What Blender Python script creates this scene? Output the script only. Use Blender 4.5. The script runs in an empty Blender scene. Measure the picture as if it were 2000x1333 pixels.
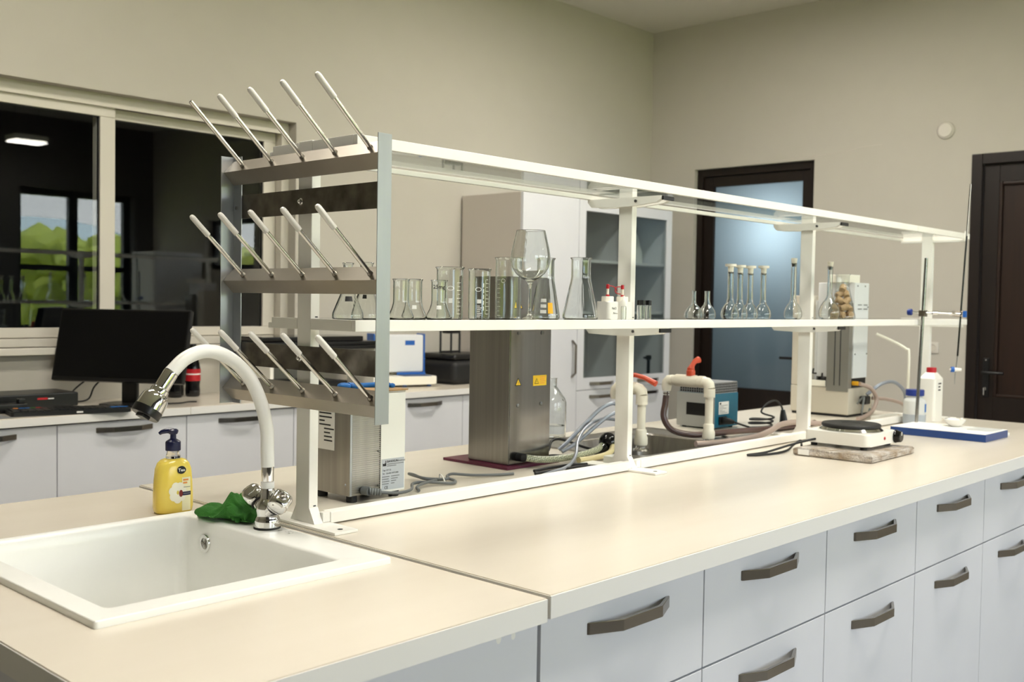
import bpy, bmesh, math, random
from mathutils import Vector, Matrix
R = math.radians
PI = math.pi
sc = bpy.context.scene
COL = sc.collection
random.seed(7)

# ------------------------------------------------------------------ camera
cam = bpy.data.cameras.new('camera')
cam_o = bpy.data.objects.new('camera', cam)
COL.objects.link(cam_o)
sc.camera = cam_o
cam.sensor_fit = 'HORIZONTAL'
cam.sensor_width = 36.0
cam.lens = 36.0 * 2040.06 / 2000.0
cam.clip_start = 0.02
cam.clip_end = 400
cam.dof.use_dof = True
cam.dof.focus_distance = 2.15
cam.dof.aperture_fstop = 6.3
_yaw, _pit, _rol = R(42.957), R(-2.110), R(0.950)
_f = Vector((math.cos(_yaw) * math.cos(_pit), math.sin(_yaw) * math.cos(_pit), math.sin(_pit)))
_r = _f.cross(Vector((0, 0, 1))).normalized()
_u = _r.cross(_f)
_r2 = _r * math.cos(_rol) + _u * math.sin(_rol)
_u2 = -_r * math.sin(_rol) + _u * math.cos(_rol)
cam_o.matrix_world = Matrix(((_r2.x, _u2.x, -_f.x, 0), (_r2.y, _u2.y, -_f.y, 0), (_r2.z, _u2.z, -_f.z, 1.35), (0, 0, 0, 1)))

# ------------------------------------------------------------------ world, sun, exposure
SKY = 6.0
w = bpy.data.worlds.new('sky')
sc.world = w
w.use_nodes = True
nt = w.node_tree
nt.nodes.clear()
wo = nt.nodes.new('ShaderNodeOutputWorld')
bg = nt.nodes.new('ShaderNodeBackground')
tc = nt.nodes.new('ShaderNodeTexCoord')
sx = nt.nodes.new('ShaderNodeSeparateXYZ')
rp = nt.nodes.new('ShaderNodeValToRGB')
rp.color_ramp.elements[0].position = 0.0
rp.color_ramp.elements[0].color = (0.98, 0.97, 0.94, 1)
rp.color_ramp.elements[1].position = 0.55
rp.color_ramp.elements[1].color = (0.62, 0.77, 0.98, 1)
nz = nt.nodes.new('ShaderNodeTexNoise')
nz.inputs['Scale'].default_value = 3.5
nz.inputs['Detail'].default_value = 5
cr = nt.nodes.new('ShaderNodeValToRGB')
cr.color_ramp.elements[0].position = 0.48
cr.color_ramp.elements[1].position = 0.66
mx = nt.nodes.new('ShaderNodeMixRGB')
mx.inputs['Color2'].default_value = (1.0, 0.99, 0.97, 1)
L = nt.links.new
L(tc.outputs['Generated'], sx.inputs[0])
L(sx.outputs['Z'], rp.inputs[0])
L(tc.outputs['Generated'], nz.inputs['Vector'])
L(nz.outputs['Fac'], cr.inputs[0])
L(cr.outputs[0], mx.inputs['Fac'])
L(rp.outputs[0], mx.inputs['Color1'])
L(mx.outputs[0], bg.inputs['Color'])
bg.inputs['Strength'].default_value = SKY
L(bg.outputs[0], wo.inputs[0])

sun = bpy.data.lights.new('sun', 'SUN')
sun.energy = 9.0
sun.angle = R(1.0)
sun.color = (1.0, 0.95, 0.85)
sun_o = bpy.data.objects.new('sun', sun)
COL.objects.link(sun_o)
sun_o.rotation_euler = (R(-38), 0, R(-12))      # stands behind the building: lights the trees, not the room

def portal(name, loc, rot, sx_, sy_):
    l = bpy.data.lights.new(name, 'AREA')
    l.shape = 'RECTANGLE'
    l.size, l.size_y = sx_, sy_
    o = bpy.data.objects.new(name, l)
    COL.objects.link(o)
    o.location = loc
    o.rotation_euler = rot
    l.cycles.is_portal = True
    return o

FRONT_WINDOWS = [(0.10, 1.60), (2.05, 4.0), (4.58, 5.92)]
WZ0, WZ1 = 0.95, 2.51
for a, b in FRONT_WINDOWS:
    portal('window_portal', ((a + b) / 2, -2.62, (WZ0 + WZ1) / 2), (R(90), 0, 0), b - a, WZ1 - WZ0)

vs = sc.view_settings
vs.view_transform = 'Standard'
vs.look = 'None'
vs.gamma = 1.0
vs.use_curve_mapping = False
vs.exposure = 0.42
cy = sc.cycles
cy.use_denoising = True
cy.max_bounces = 24
cy.diffuse_bounces = 5
cy.glossy_bounces = 5
cy.transmission_bounces = 22
cy.transparent_max_bounces = 24
cy.caustics_reflective = False
cy.caustics_refractive = False
cy.sample_clamp_indirect = 4.0

# ------------------------------------------------------------------ materials
def lin(c):
    return tuple((v / 12.92 if v <= 0.04045 else ((v + 0.055) / 1.055) ** 2.4) for v in [x / 255 for x in c]) + (1,)

MATS = {}
def pbr(name, rgb, rough=0.5, metal=0.0, noise=None, bump=None, spec=0.5, coat=0.0, trans=0.0, ior=1.5, aniso=None, emit=None, alpha=1.0):
    m = bpy.data.materials.new(name)
    m.use_nodes = True
    n = m.node_tree.nodes
    l = m.node_tree.links.new
    p = n['Principled BSDF']
    c = lin(rgb)
    p.inputs['Base Color'].default_value = c
    p.inputs['Roughness'].default_value = rough
    p.inputs['Metallic'].default_value = metal
    p.inputs['Specular IOR Level'].default_value = spec
    p.inputs['Coat Weight'].default_value = coat
    p.inputs['Transmission Weight'].default_value = trans
    p.inputs['IOR'].default_value = ior
    p.inputs['Alpha'].default_value = alpha
    if emit:
        p.inputs['Emission Color'].default_value = lin(emit[0])
        p.inputs['Emission Strength'].default_value = emit[1]
    if noise or bump:
        t = n.new('ShaderNodeTexCoord')
        mp = n.new('ShaderNodeMapping')
        l(t.outputs['Object'], mp.inputs[0])
    if noise:   # (scale vector, amount, second colour)
        s, amt, c2 = noise
        mp.inputs['Scale'].default_value = s
        q = n.new('ShaderNodeTexNoise')
        q.inputs['Scale'].default_value = 1.0
        q.inputs['Detail'].default_value = 6
        l(mp.outputs[0], q.inputs['Vector'])
        rr = n.new('ShaderNodeValToRGB')
        rr.color_ramp.elements[0].position = 0.5 - amt / 2
        rr.color_ramp.elements[1].position = 0.5 + amt / 2
        rr.color_ramp.elements[0].color = c
        rr.color_ramp.elements[1].color = lin(c2)
        l(q.outputs['Fac'], rr.inputs[0])
        l(rr.outputs[0], p.inputs['Base Color'])
    if bump:    # (scale, strength, distance)
        q2 = n.new('ShaderNodeTexNoise')
        q2.inputs['Scale'].default_value = bump[0]
        q2.inputs['Detail'].default_value = 4
        l(t.outputs['Object'], q2.inputs['Vector'])
        b = n.new('ShaderNodeBump')
        b.inputs['Strength'].default_value = bump[1]
        b.inputs['Distance'].default_value = bump[2]
        l(q2.outputs['Fac'], b.inputs['Height'])
        l(b.outputs[0], p.inputs['Normal'])
    MATS[name] = m
    return m

def pane(name, tint, ior=1.5, rough=0.0):
    """thin flat glass: clear transmission and a Fresnel reflection"""
    m = bpy.data.materials.new(name)
    m.use_nodes = True
    n = m.node_tree.nodes
    l = m.node_tree.links.new
    n.clear()
    o = n.new('ShaderNodeOutputMaterial')
    t = n.new('ShaderNodeBsdfTransparent')
    t.inputs[0].default_value = tint + (1,)
    g = n.new('ShaderNodeBsdfGlossy')
    g.inputs['Roughness'].default_value = rough
    fr = n.new('ShaderNodeFresnel')
    ge = n.new('ShaderNodeNewGeometry')       # the same index from both sides, so that a pane never turns into a mirror
    mr = n.new('ShaderNodeMapRange')
    mr.inputs['To Min'].default_value = ior
    mr.inputs['To Max'].default_value = 1.0 / ior
    l(ge.outputs['Backfacing'], mr.inputs['Value'])
    l(mr.outputs['Result'], fr.inputs[0])
    mxs = n.new('ShaderNodeMixShader')
    l(fr.outputs[0], mxs.inputs[0])
    l(t.outputs[0], mxs.inputs[1])
    l(g.outputs[0], mxs.inputs[2])
    l(mxs.outputs[0], o.inputs[0])
    MATS[name] = m
    return m

pbr('wall_paint', (192, 187, 176), 0.9, noise=((6, 6, 6), 0.9, (187, 182, 171)), bump=(350, 0.25, 0.002))
pbr('ceiling_paint', (214, 209, 199), 0.95)
pbr('floor_tile', (150, 146, 140), 0.4)
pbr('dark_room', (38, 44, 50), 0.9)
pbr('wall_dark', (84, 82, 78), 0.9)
pbr('worktop', (224, 216, 203), 0.24, noise=((1.6, 9, 9), 0.8, (214, 205, 190)), spec=0.5)
pbr('worktop_edge', (232, 230, 226), 0.45)
pbr('white_laminate', (220, 221, 225), 0.38, noise=((9, 9, 9), 0.8, (215, 216, 221)))
pbr('laminate_side', (205, 197, 188), 0.5)
pbr('gap_dark', (40, 42, 46), 0.8)
pbr('powder_white', (245, 243, 237), 0.36, noise=((12, 12, 12), 0.6, (239, 236, 229)))
pbr('steel_brushed', (176, 172, 165), 0.30, 1.0, noise=((60, 60, 1.5), 0.6, (150, 146, 140)))
pbr('steel_still', (160, 157, 153), 0.27, 1.0, noise=((70, 70, 1.2), 0.6, (136, 133, 129)))
pbr('steel_sheet', (162, 160, 158), 0.14, 1.0, noise=((60, 60, 1.2), 0.6, (146, 144, 142)))
pbr('steel_polished', (126, 120, 112), 0.2, 1.0, noise=((28, 28, 28), 0.5, (74, 70, 64)))
pbr('steel_handle', (140, 134, 126), 0.24, 1.0)
pbr('steel_dark', (120, 114, 106), 0.34, 1.0, noise=((28, 28, 28), 0.5, (74, 70, 64)))
pbr('aluminium', (178, 180, 182), 0.42, 1.0, noise=((30, 30, 6), 0.6, (166, 168, 171)))
pbr('alu_tray', (156, 149, 139), 0.36, 1.0, noise=((10, 10, 10), 0.7, (140, 133, 123)))
pbr('steel_rod', (150, 148, 144), 0.18, 1.0)
pbr('chrome', (225, 224, 222), 0.07, 1.0)
pbr('peg_steel', (205, 200, 192), 0.16, 1.0)
pbr('peg_cap', (224, 220, 214), 0.25, spec=0.6)
pbr('screw', (120, 120, 120), 0.3, 1.0)
pbr('black_rubber', (18, 18, 19), 0.6)
pbr('black_plastic', (14, 14, 15), 0.35)
pbr('black_gloss', (8, 8, 10), 0.12)
pbr('screen_black', (5, 5, 7), 0.3, spec=0.3)
pbr('white_plastic', (238, 236, 228), 0.35)
pbr('cream_plastic', (244, 240, 226), 0.35)
pbr('panel_white', (252, 251, 244), 0.3)
pbr('pvc', (238, 231, 214), 0.32)
pbr('hose_white', (238, 237, 233), 0.35)
pbr('sink_white', (246, 246, 242), 0.28, noise=((14, 14, 14), 0.8, (241, 241, 237)))
pbr('orange', (205, 74, 42), 0.35)
pbr('teal', (12, 98, 124), 0.4)
pbr('grey_plastic', (152, 152, 148), 0.45)
pbr('machine_beige', (206, 199, 184), 0.45)
pbr('machine_grey', (140, 138, 132), 0.35, 0.4)
pbr('machine_white', (226, 228, 230), 0.4)
pbr('blue_base', (16, 58, 122), 0.35)
pbr('blue_cap', (22, 48, 128), 0.4)
pbr('navy', (14, 20, 62), 0.3)
pbr('red_cap', (178, 22, 34), 0.4)
pbr('maroon', (86, 18, 48), 0.35)
pbr('green_cloth', (62, 130, 46), 0.95, noise=((60, 60, 60), 0.7, (42, 100, 32)), bump=(400, 0.7, 0.003))
pbr('soap_yellow', (245, 212, 76), 0.2, noise=((14, 14, 9), 0.7, (248, 226, 118)), spec=0.6)
pbr('soap_label', (250, 244, 205), 0.4)
pbr('petal', (250, 246, 228), 0.5)
pbr('flower_core', (118, 30, 20), 0.5)
pbr('wood_dark', (30, 19, 13), 0.45, noise=((30, 30, 2.0), 0.7, (18, 10, 6)), spec=0.35)
pbr('wood_panel', (46, 27, 16), 0.45, noise=((40, 40, 2.5), 0.8, (24, 13, 8)), spec=0.35)
pbr('frame_white', (208, 202, 190), 0.4)
pbr('paper', (238, 236, 232), 0.7)
pbr('label_silver', (196, 200, 206), 0.35)
pbr('ink', (24, 24, 26), 0.6)
pbr('ink_grey', (120, 122, 124), 0.6)
pbr('print_white', (244, 243, 238), 0.5)
pbr('print_yellow', (240, 178, 30), 0.5)
pbr('sign_yellow', (250, 205, 40), 0.45)
pbr('print_orange', (236, 150, 70), 0.5)
pbr('print_blue', (30, 110, 190), 0.5)
pbr('blue_trim', (24, 92, 176), 0.4)
pbr('keypad_blue', (52, 70, 104), 0.4)
pbr('cable_grey', (110, 113, 114), 0.45)
pbr('cable_silver', (150, 156, 168), 0.3, 0.3)
pbr('hose_brown', (92, 70, 66), 0.25, spec=0.6)
pbr('hose_taupe', (172, 152, 142), 0.3, spec=0.6)
pbr('hose_yellow', (214, 200, 152), 0.35)
pbr('rattan', (188, 150, 104), 0.7)
pbr('cork', (202, 174, 134), 0.85, noise=((120, 120, 120), 0.6, (154, 124, 88)))
pbr('porcelain', (246, 243, 236), 0.18)
pbr('hotplate_black', (26, 25, 24), 0.55)
pbr('cardboard', (168, 138, 104), 0.8, noise=((25, 25, 25), 0.6, (190, 170, 150)))
pbr('bubble_film', (225, 215, 205), 0.15, trans=0.0, spec=0.8, alpha=0.35)
pbr('milky', (236, 238, 236), 0.35, trans=0.25, ior=1.2)
pbr('liquid_grey', (168, 176, 184), 0.2)
pbr('frost', (140, 176, 200), 0.22, trans=0.0)
pbr('leaf_a', (172, 184, 84), 0.9)
pbr('leaf_b', (204, 206, 118), 0.9)
pbr('bark', (70, 54, 40), 0.9)
pbr('grass', (176, 184, 110), 0.95)
pbr('hill', (196, 212, 216), 1.0)  # pale because the distance haze is put into the colour
pbr('concrete', (170, 165, 155), 0.9)
pbr('glass', (250, 252, 251), 0.0, trans=1.0, ior=1.47)
pbr('glass_amber', (240, 236, 228), 0.0, trans=1.0, ior=1.40)
pbr('water', (250, 252, 252), 0.0, trans=1.0, ior=1.33)
pbr('lamp_glow', (255, 250, 240), 0.5, emit=((255, 248, 232), 14.0))
pane('window_glass', (0.95, 0.97, 0.97), 1.5)
pane('outer_glass', (0.96, 0.98, 0.98), 1.45)
pane('cabinet_glass', (0.80, 0.83, 0.82), 1.42)
pane('thin_glass', (0.97, 0.98, 0.98), 1.5)
pane('shelf_glass', (0.93, 0.96, 0.95), 1.55)

# frosted door pane: translucent, with a faint sheen
m = bpy.data.materials.new('frosted_glass'); m.use_nodes = True
n = m.node_tree.nodes; l = m.node_tree.links.new
n.clear()
o_ = n.new('ShaderNodeOutputMaterial'); tr = n.new('ShaderNodeBsdfTranslucent'); df = n.new('ShaderNodeBsdfDiffuse'); gl = n.new('ShaderNodeBsdfGlossy')
tr.inputs[0].default_value = lin((196, 220, 232)); df.inputs[0].default_value = lin((92, 112, 124)); gl.inputs['Roughness'].default_value = 0.10
m1 = n.new('ShaderNodeMixShader'); m1.inputs[0].default_value = 0.45
m2 = n.new('ShaderNodeMixShader'); fr = n.new('ShaderNodeFresnel'); fr.inputs[0].default_value = 1.6
l(tr.outputs[0], m1.inputs[1]); l(df.outputs[0], m1.inputs[2]); l(fr.outputs[0], m2.inputs[0]); l(m1.outputs[0], m2.inputs[1]); l(gl.outputs[0], m2.inputs[2]); l(m2.outputs[0], o_.inputs[0])
MATS['frosted_glass'] = m

# bubble wrap: fine round blisters as relief
m = pbr('bubble_wrap', (214, 208, 202), 0.14, noise=((30, 30, 30), 0.4, (168, 148, 124)), spec=1.0)
n = m.node_tree.nodes; l = m.node_tree.links.new
vo = n.new('ShaderNodeTexVoronoi'); vo.inputs['Scale'].default_value = 170
bp = n.new('ShaderNodeBump'); bp.inputs['Strength'].default_value = 0.9; bp.inputs['Distance'].default_value = 0.004; bp.invert = True
tcn = n.new('ShaderNodeTexCoord')
l(tcn.outputs['Object'], vo.inputs['Vector']); l(vo.outputs['Distance'], bp.inputs['Height']); l(bp.outputs[0], n['Principled BSDF'].inputs['Normal'])

# woven reinforced hose
m = pbr('hose_braided', (168, 172, 146), 0.3, spec=0.6)
n = m.node_tree.nodes; l = m.node_tree.links.new
ck = n.new('ShaderNodeTexChecker'); ck.inputs['Scale'].default_value = 260
ck.inputs['Color1'].default_value = lin((196, 198, 170)); ck.inputs['Color2'].default_value = lin((120, 126, 104))
tcn = n.new('ShaderNodeTexCoord'); mpn = n.new('ShaderNodeMapping'); mpn.inputs['Rotation'].default_value = (R(45), R(45), R(30))
l(tcn.outputs['Object'], mpn.inputs[0]); l(mpn.outputs[0], ck.inputs[0]); l(ck.outputs[0], n['Principled BSDF'].inputs['Base Color'])

# ------------------------------------------------------------------ mesh helpers
class MB:
    def __init__(self):
        self.bm = bmesh.new()
    def box(self, x0, x1, y0, y1, z0, z1, b=0.0, seg=2, M=None):
        mt = Matrix.Translation(((x0 + x1) / 2, (y0 + y1) / 2, (z0 + z1) / 2)) @ Matrix.Diagonal((abs(x1 - x0), abs(y1 - y0), abs(z1 - z0), 1))
        if M is not None:
            mt = M @ mt
        g = bmesh.ops.create_cube(self.bm, size=1.0, matrix=mt)
        if b:
            es = list({e for v in g['verts'] for e in v.link_edges})
            bmesh.ops.bevel(self.bm, geom=es, offset=b, segments=seg, affect='EDGES', profile=0.5)
        return self
    def rbox(self, x0, x1, y0, y1, z0, z1, r, b=0.0, seg=5):
        """box with rounded vertical corners"""
        pts = []
        for cx, cy_, a0 in ((x1 - r, y1 - r, 0), (x0 + r, y1 - r, 90), (x0 + r, y0 + r, 180), (x1 - r, y0 + r, 270)):
            for k in range(seg + 1):
                a = R(a0 + 90 * k / seg)
                pts.append((cx + r * math.cos(a), cy_ + r * math.sin(a)))
        return self.prism(pts, z0, z1, b)
    def prism(self, pts, z0, z1, b=0.0, M=None):
        bm = self.bm
        lo = [bm.verts.new((p[0], p[1], z0)) for p in pts]
        hi = [bm.verts.new((p[0], p[1], z1)) for p in pts]
        k = len(pts)
        f0 = bm.faces.new(lo[::-1]); f1 = bm.faces.new(hi)
        for i in range(k):
            bm.faces.new((lo[i], lo[(i + 1) % k], hi[(i + 1) % k], hi[i]))
        if b:
            es = list(f1.edges) + list(f0.edges)
            r = bmesh.ops.bevel(bm, geom=es, offset=b, segments=2, affect='EDGES', profile=0.5)
            lo, hi = [], []
            vs_ = list({v for f in r['faces'] for v in f.verts})
            if M is not None:
                allv = set(vs_)
                for v in vs_:
                    for e in v.link_edges:
                        allv.add(e.other_vert(v))
                bmesh.ops.transform(bm, matrix=M, verts=list(allv))
            return self
        if M is not None:
            bmesh.ops.transform(bm, matrix=M, verts=lo + hi)
        return self
    def frame(self, c, d):
        d = Vector(d).normalized()
        a = Vector((0, 0, 1)) if abs(d.z) < 0.9 else Vector((1, 0, 0))
        x = d.cross(a).normalized()
        return x, d.cross(x).normalized()
    def cyl(self, p0, p1, r0, r1=None, n=20, cap=True):
        r1 = r0 if r1 is None else r1
        return self.tube([p0, p1], [r0, r1], n, cap)
    def tube(self, pts, r, n=10, cap=True):
        bm = self.bm
        P = [Vector(p) for p in pts]
        rad = r if isinstance(r, (list, tuple)) else [r] * len(P)
        T = []
        for i in range(len(P)):
            a = P[max(i - 1, 0)]; b = P[min(i + 1, len(P) - 1)]
            d = b - a
            if d.length < 1e-9:
                d = T[-1] if T else Vector((0, 0, 1))
            T.append(d.normalized())
        x, _ = self.frame(P[0], T[0])
        rings = []
        for i in range(len(P)):
            t = T[i]
            x = (x - t * x.dot(t))
            x = x.normalized() if x.length > 1e-6 else self.frame(P[i], t)[0]
            y = t.cross(x)
            rings.append([bm.verts.new(P[i] + (x * math.cos(2 * PI * k / n) + y * math.sin(2 * PI * k / n)) * max(rad[i], 1e-5)) for k in range(n)])
        for i in range(len(rings) - 1):
            for k in range(n):
                bm.faces.new((rings[i][k], rings[i][(k + 1) % n], rings[i + 1][(k + 1) % n], rings[i + 1][k]))
        if cap:
            bm.faces.new(rings[0][::-1]); bm.faces.new(rings[-1])
        return self
    def lathe(self, prof, c=(0, 0, 0), n=28, M=None, sx=1.0, sy=1.0):
        """profile of (radius, height); points with radius 0 close it on the axis"""
        bm = self.bm
        rows = []
        for r, z in prof:
            if r < 1e-6:
                rows.append([bm.verts.new((c[0], c[1], c[2] + z))])
            else:
                rows.append([bm.verts.new((c[0] + r * sx * math.cos(2 * PI * k / n), c[1] + r * sy * math.sin(2 * PI * k / n), c[2] + z)) for k in range(n)])
        for a, b in zip(rows[:-1], rows[1:]):
            if len(a) == 1 and len(b) == 1:
                continue
            for k in range(n):
                k2 = (k + 1) % n
                if len(a) == 1:
                    bm.faces.new((a[0], b[k2], b[k]))
                elif len(b) == 1:
                    bm.faces.new((a[k], a[k2], b[0]))
                else:
                    bm.faces.new((a[k], a[k2], b[k2], b[k]))
        if M is not None:
            bmesh.ops.transform(bm, matrix=M, verts=[v for r_ in rows for v in r_])
        return self
    def quad(self, a, b, c, d):
        v = [self.bm.verts.new(p) for p in (a, b, c, d)]
        self.bm.faces.new(v)
        return self
    def ball(self, c, r, s=(1, 1, 1), seg=16):
        bmesh.ops.create_uvsphere(self.bm, u_segments=seg, v_segments=max(6, seg // 2), radius=1.0,
                                  matrix=Matrix.Translation(c) @ Matrix.Diagonal((r * s[0], r * s[1], r * s[2], 1)))
        return self
    def extrude(self, pts, vec):
        """planar polygon given as 3-D points, swept along vec"""
        bm = self.bm
        v = Vector(vec)
        lo = [bm.verts.new(p) for p in pts]
        hi = [bm.verts.new(Vector(p) + v) for p in pts]
        k = len(pts)
        bm.faces.new(lo[::-1]); bm.faces.new(hi)
        for i in range(k):
            bm.faces.new((lo[i], lo[(i + 1) % k], hi[(i + 1) % k], hi[i]))
        return self

LOC = {}
def tag(o, label=None, cat=None, group=None, kind=None):
    if label: o['label'] = label
    if cat: o['category'] = cat
    if group: o['group'] = group
    if kind: o['kind'] = kind
    return o

def obj(name, mb, mat, parent=None, ang=35, smooth=True):
    """link one mesh; with a parent the mesh is given in world space (or in the parent's own space for parents made with local=True)"""
    bm = mb.bm
    bmesh.ops.recalc_face_normals(bm, faces=bm.faces)
    if parent is None:
        xs = [v.co for v in bm.verts]
        o0 = Vector(((min(v.x for v in xs) + max(v.x for v in xs)) / 2, (min(v.y for v in xs) + max(v.y for v in xs)) / 2, min(v.z for v in xs)))
    else:
        o0 = LOC[parent]
    bmesh.ops.translate(bm, verts=bm.verts, vec=-o0)
    me = bpy.data.meshes.new(name)
    bm.to_mesh(me)
    bm.free()
    if smooth:
        me.shade_smooth()
        me.set_sharp_from_angle(angle=R(ang))
    me.materials.append(MATS[mat] if isinstance(mat, str) else mat)
    o = bpy.data.objects.new(name, me)
    COL.objects.link(o)
    if smooth and ang <= 50:        # keeps broad faces flat beside their fine bevels
        wn_ = o.modifiers.new('weighted_normal', 'WEIGHTED_NORMAL')
        wn_.keep_sharp = True
        wn_.weight = 100
    if parent is None:
        o.location = o0
        LOC[o] = o0
    else:
        o.parent = parent
        LOC[o] = o0
    return o

def thing(name, label, cat, loc=(0, 0, 0), rotz=0.0, group=None, local=False, kind=None):
    o = bpy.data.objects.new(name, None)
    o.empty_display_size = 0.05
    COL.objects.link(o)
    o.location = loc
    o.rotation_euler = (0, 0, rotz)
    LOC[o] = Vector((0, 0, 0)) if local else Vector(loc)
    return tag(o, label, cat, group, kind)

def dup(root, loc, rotz, label, group=None):
    r = root.copy(); COL.objects.link(r)
    r.location = loc; r.rotation_euler = (0, 0, rotz)
    r['label'] = label
    if group: r['group'] = group
    for ch in list(root.children):
        c = ch.copy(); COL.objects.link(c); c.parent = r
        for g in list(ch.children):
            d = g.copy(); COL.objects.link(d); d.parent = c
    return r

def one(name, mb, mat, label, cat, group=None, kind=None, ang=35):
    return tag(obj(name, mb, mat, None, ang), label, cat, group, kind)

def struct(name, mb, mat, parent=None, ang=30):
    o = obj(name, mb, mat, parent, ang)
    if parent is None:
        o['kind'] = 'structure'
    return o

def crv(pts, n=8):
    """Catmull-Rom through the points"""
    P = [Vector(p) for p in pts]
    P = [P[0] * 2 - P[1]] + P + [P[-1] * 2 - P[-2]]
    out = []
    for i in range(1, len(P) - 2):
        for k in range(n):
            t = k / n
            a, b, c, d = P[i - 1], P[i], P[i + 1], P[i + 2]
            out.append(0.5 * ((2 * b) + (c - a) * t + (2 * a - 5 * b + 4 * c - d) * t * t + (3 * b - a - 3 * c + d) * t ** 3))
    out.append(P[-2])
    return out

def text(name, body, size, M, mat, parent, align='LEFT', ext=0.0001, bold=0.0):
    cu = bpy.data.curves.new(name, 'FONT')
    cu.body = body
    cu.size = size
    cu.extrude = ext
    cu.offset = bold
    cu.align_x = align
    cu.resolution_u = 2
    t = bpy.data.objects.new(name, cu)
    me = bpy.data.meshes.new_from_object(t)
    bpy.data.objects.remove(t)
    bpy.data.curves.remove(cu)
    me.transform(Matrix.Translation(-LOC[parent]) @ M)
    me.materials.append(MATS[mat])
    o = bpy.data.objects.new(name, me)
    COL.objects.link(o)
    o.parent = parent
    LOC[o] = LOC[parent]
    return o

def face_ny(x, y, z):   # text frame on a face that looks towards -Y
    return Matrix(((1, 0, 0, x), (0, 0, -1, y), (0, 1, 0, z), (0, 0, 0, 1)))
def face_nx(x, y, z):   # on a face that looks towards -X
    return Matrix(((0, 0, -1, x), (-1, 0, 0, y), (0, 1, 0, z), (0, 0, 0, 1)))

def grid_wall(axis, p0, p1, u0, u1, v0, v1, holes):
    """wall slab between p0 and p1 on the given axis, with rectangular holes (ua, ub, va, vb)"""
    mb = MB()
    us = sorted({u0, u1} | {h[0] for h in holes} | {h[1] for h in holes})
    vs_ = sorted({v0, v1} | {h[2] for h in holes} | {h[3] for h in holes})
    for a, b in zip(us[:-1], us[1:]):
        for c, d in zip(vs_[:-1], vs_[1:]):
            mu, mv = (a + b) / 2, (c + d) / 2
            if any(h[0] < mu < h[1] and h[2] < mv < h[3] for h in holes):
                continue
            if axis == 'y':
                mb.box(a, b, p0, p1, c, d)
            elif axis == 'x':
                mb.box(p0, p1, a, b, c, d)
            else:
                mb.box(a, b, c, d, p0, p1)
    return mb

# ------------------------------------------------------------------ room shell
X0, X1, Y0, Y1, H = -3.2, 6.15, -2.5, 4.4, 3.28
struct('floor', MB().box(X0 - 0.3, X1 + 2.2, Y0 - 0.3, Y1 + 4.2, -0.12, 0.0), 'floor_tile')
struct('ceiling', MB().box(X0 - 0.3, X1 + 2.2, Y0 - 0.3, Y1 + 4.2, H, H + 0.2), 'ceiling_paint')
WIN = (0.30, 3.112, 1.13, 2.234)
struct('wall_back', grid_wall('y', Y1, Y1 + 0.2, X0 - 0.2, X1, 0.0, H, [WIN]), 'wall_paint')
D1 = (3.14, 4.03, 0.0, 2.286)
D2 = (1.20, 2.172, 0.0, 2.236)
HW = (-1.35, -0.38, 1.66, 2.20)
struct('wall_right', grid_wall('x', X1, X1 + 0.2, Y0, Y1 + 0.2, 0.0, H, [D1, D2, HW]), 'wall_paint')
struct('wall_front', grid_wall('y', Y0 - 0.22, Y0, X0 - 0.2, X1 + 0.2, 0.0, H, [(a, b, WZ0, WZ1) for a, b in FRONT_WINDOWS]), 'wall_dark')  # unseen wall; shade put into its colour so its mirror image stays dark
struct('wall_left', MB().box(X0 - 0.2, X0, Y0, Y1, 0.0, H), 'wall_paint')
# unlit room behind the inner window
mb = MB()
mb.box(-0.6, 5.4, 7.9, 8.0, 0, H); mb.box(-0.7, -0.6, 4.6, 8.0, 0, H); mb.box(5.4, 5.5, 4.6, 8.0, 0, H)
struct('wall_neighbour', mb, 'dark_room')
struct('baseboard_right', MB().box(X1 - 0.012, X1, 2.19, 3.12, 0.0, 0.08, 0.003), 'laminate_side')
struct('baseboard_front', MB().box(X0, X1, Y0, Y0 + 0.012, 0.0, 0.08, 0.003), 'laminate_side')

# hairline crack and round cover on the right wall
one('wall_crack', MB().tube(crv([(X1 - 0.0004, 3.6, 2.296), (X1 - 0.0004, 3.3, 2.302), (X1 - 0.0004, 3.05, 2.312), (X1 - 0.0004, 2.92, 2.318), (X1 - 0.0004, 2.84, 2.335), (X1 - 0.0004, 2.7, 2.342)], 4), 0.0016, 4), 'laminate_side',
    'thin hairline crack in the plaster above the frosted glass door', 'crack')
t = thing('wall_cover', 'round off-white cover plate high on the right wall between the two doors', 'cover plate', (X1, 2.323, 2.387))
mt = Matrix.Translation((X1, 2.323, 2.387)) @ Matrix.Rotation(R(-90), 4, 'Y')
obj('rim', MB().lathe([(0, 0), (0.052, 0), (0.052, 0.006), (0.047, 0.011), (0, 0.011)], n=32, M=mt), 'wall_paint', t)
obj('cap', MB().lathe([(0, 0.010), (0.040, 0.010), (0.038, 0.017), (0.02, 0.020), (0, 0.021)], n=32, M=mt), 'ceiling_paint', t)
t = thing('wall_socket', 'white power socket on the right wall behind the burette', 'socket', (X1, 2.357, 1.10))
obj('plate', MB().box(X1 - 0.010, X1, 2.325, 2.390, 1.095, 1.160, 0.004), 'ceiling_paint', t)
obj('insert', MB().lathe([(0, 0), (0.022, 0), (0.022, 0.004), (0.018, 0.004), (0.017, -0.001), (0, -0.001)], n=24, M=Matrix.Translation((X1 - 0.011, 2.357, 1.128)) @ Matrix.Rotation(R(-90), 4, 'Y')), 'frame_white', t)

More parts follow.
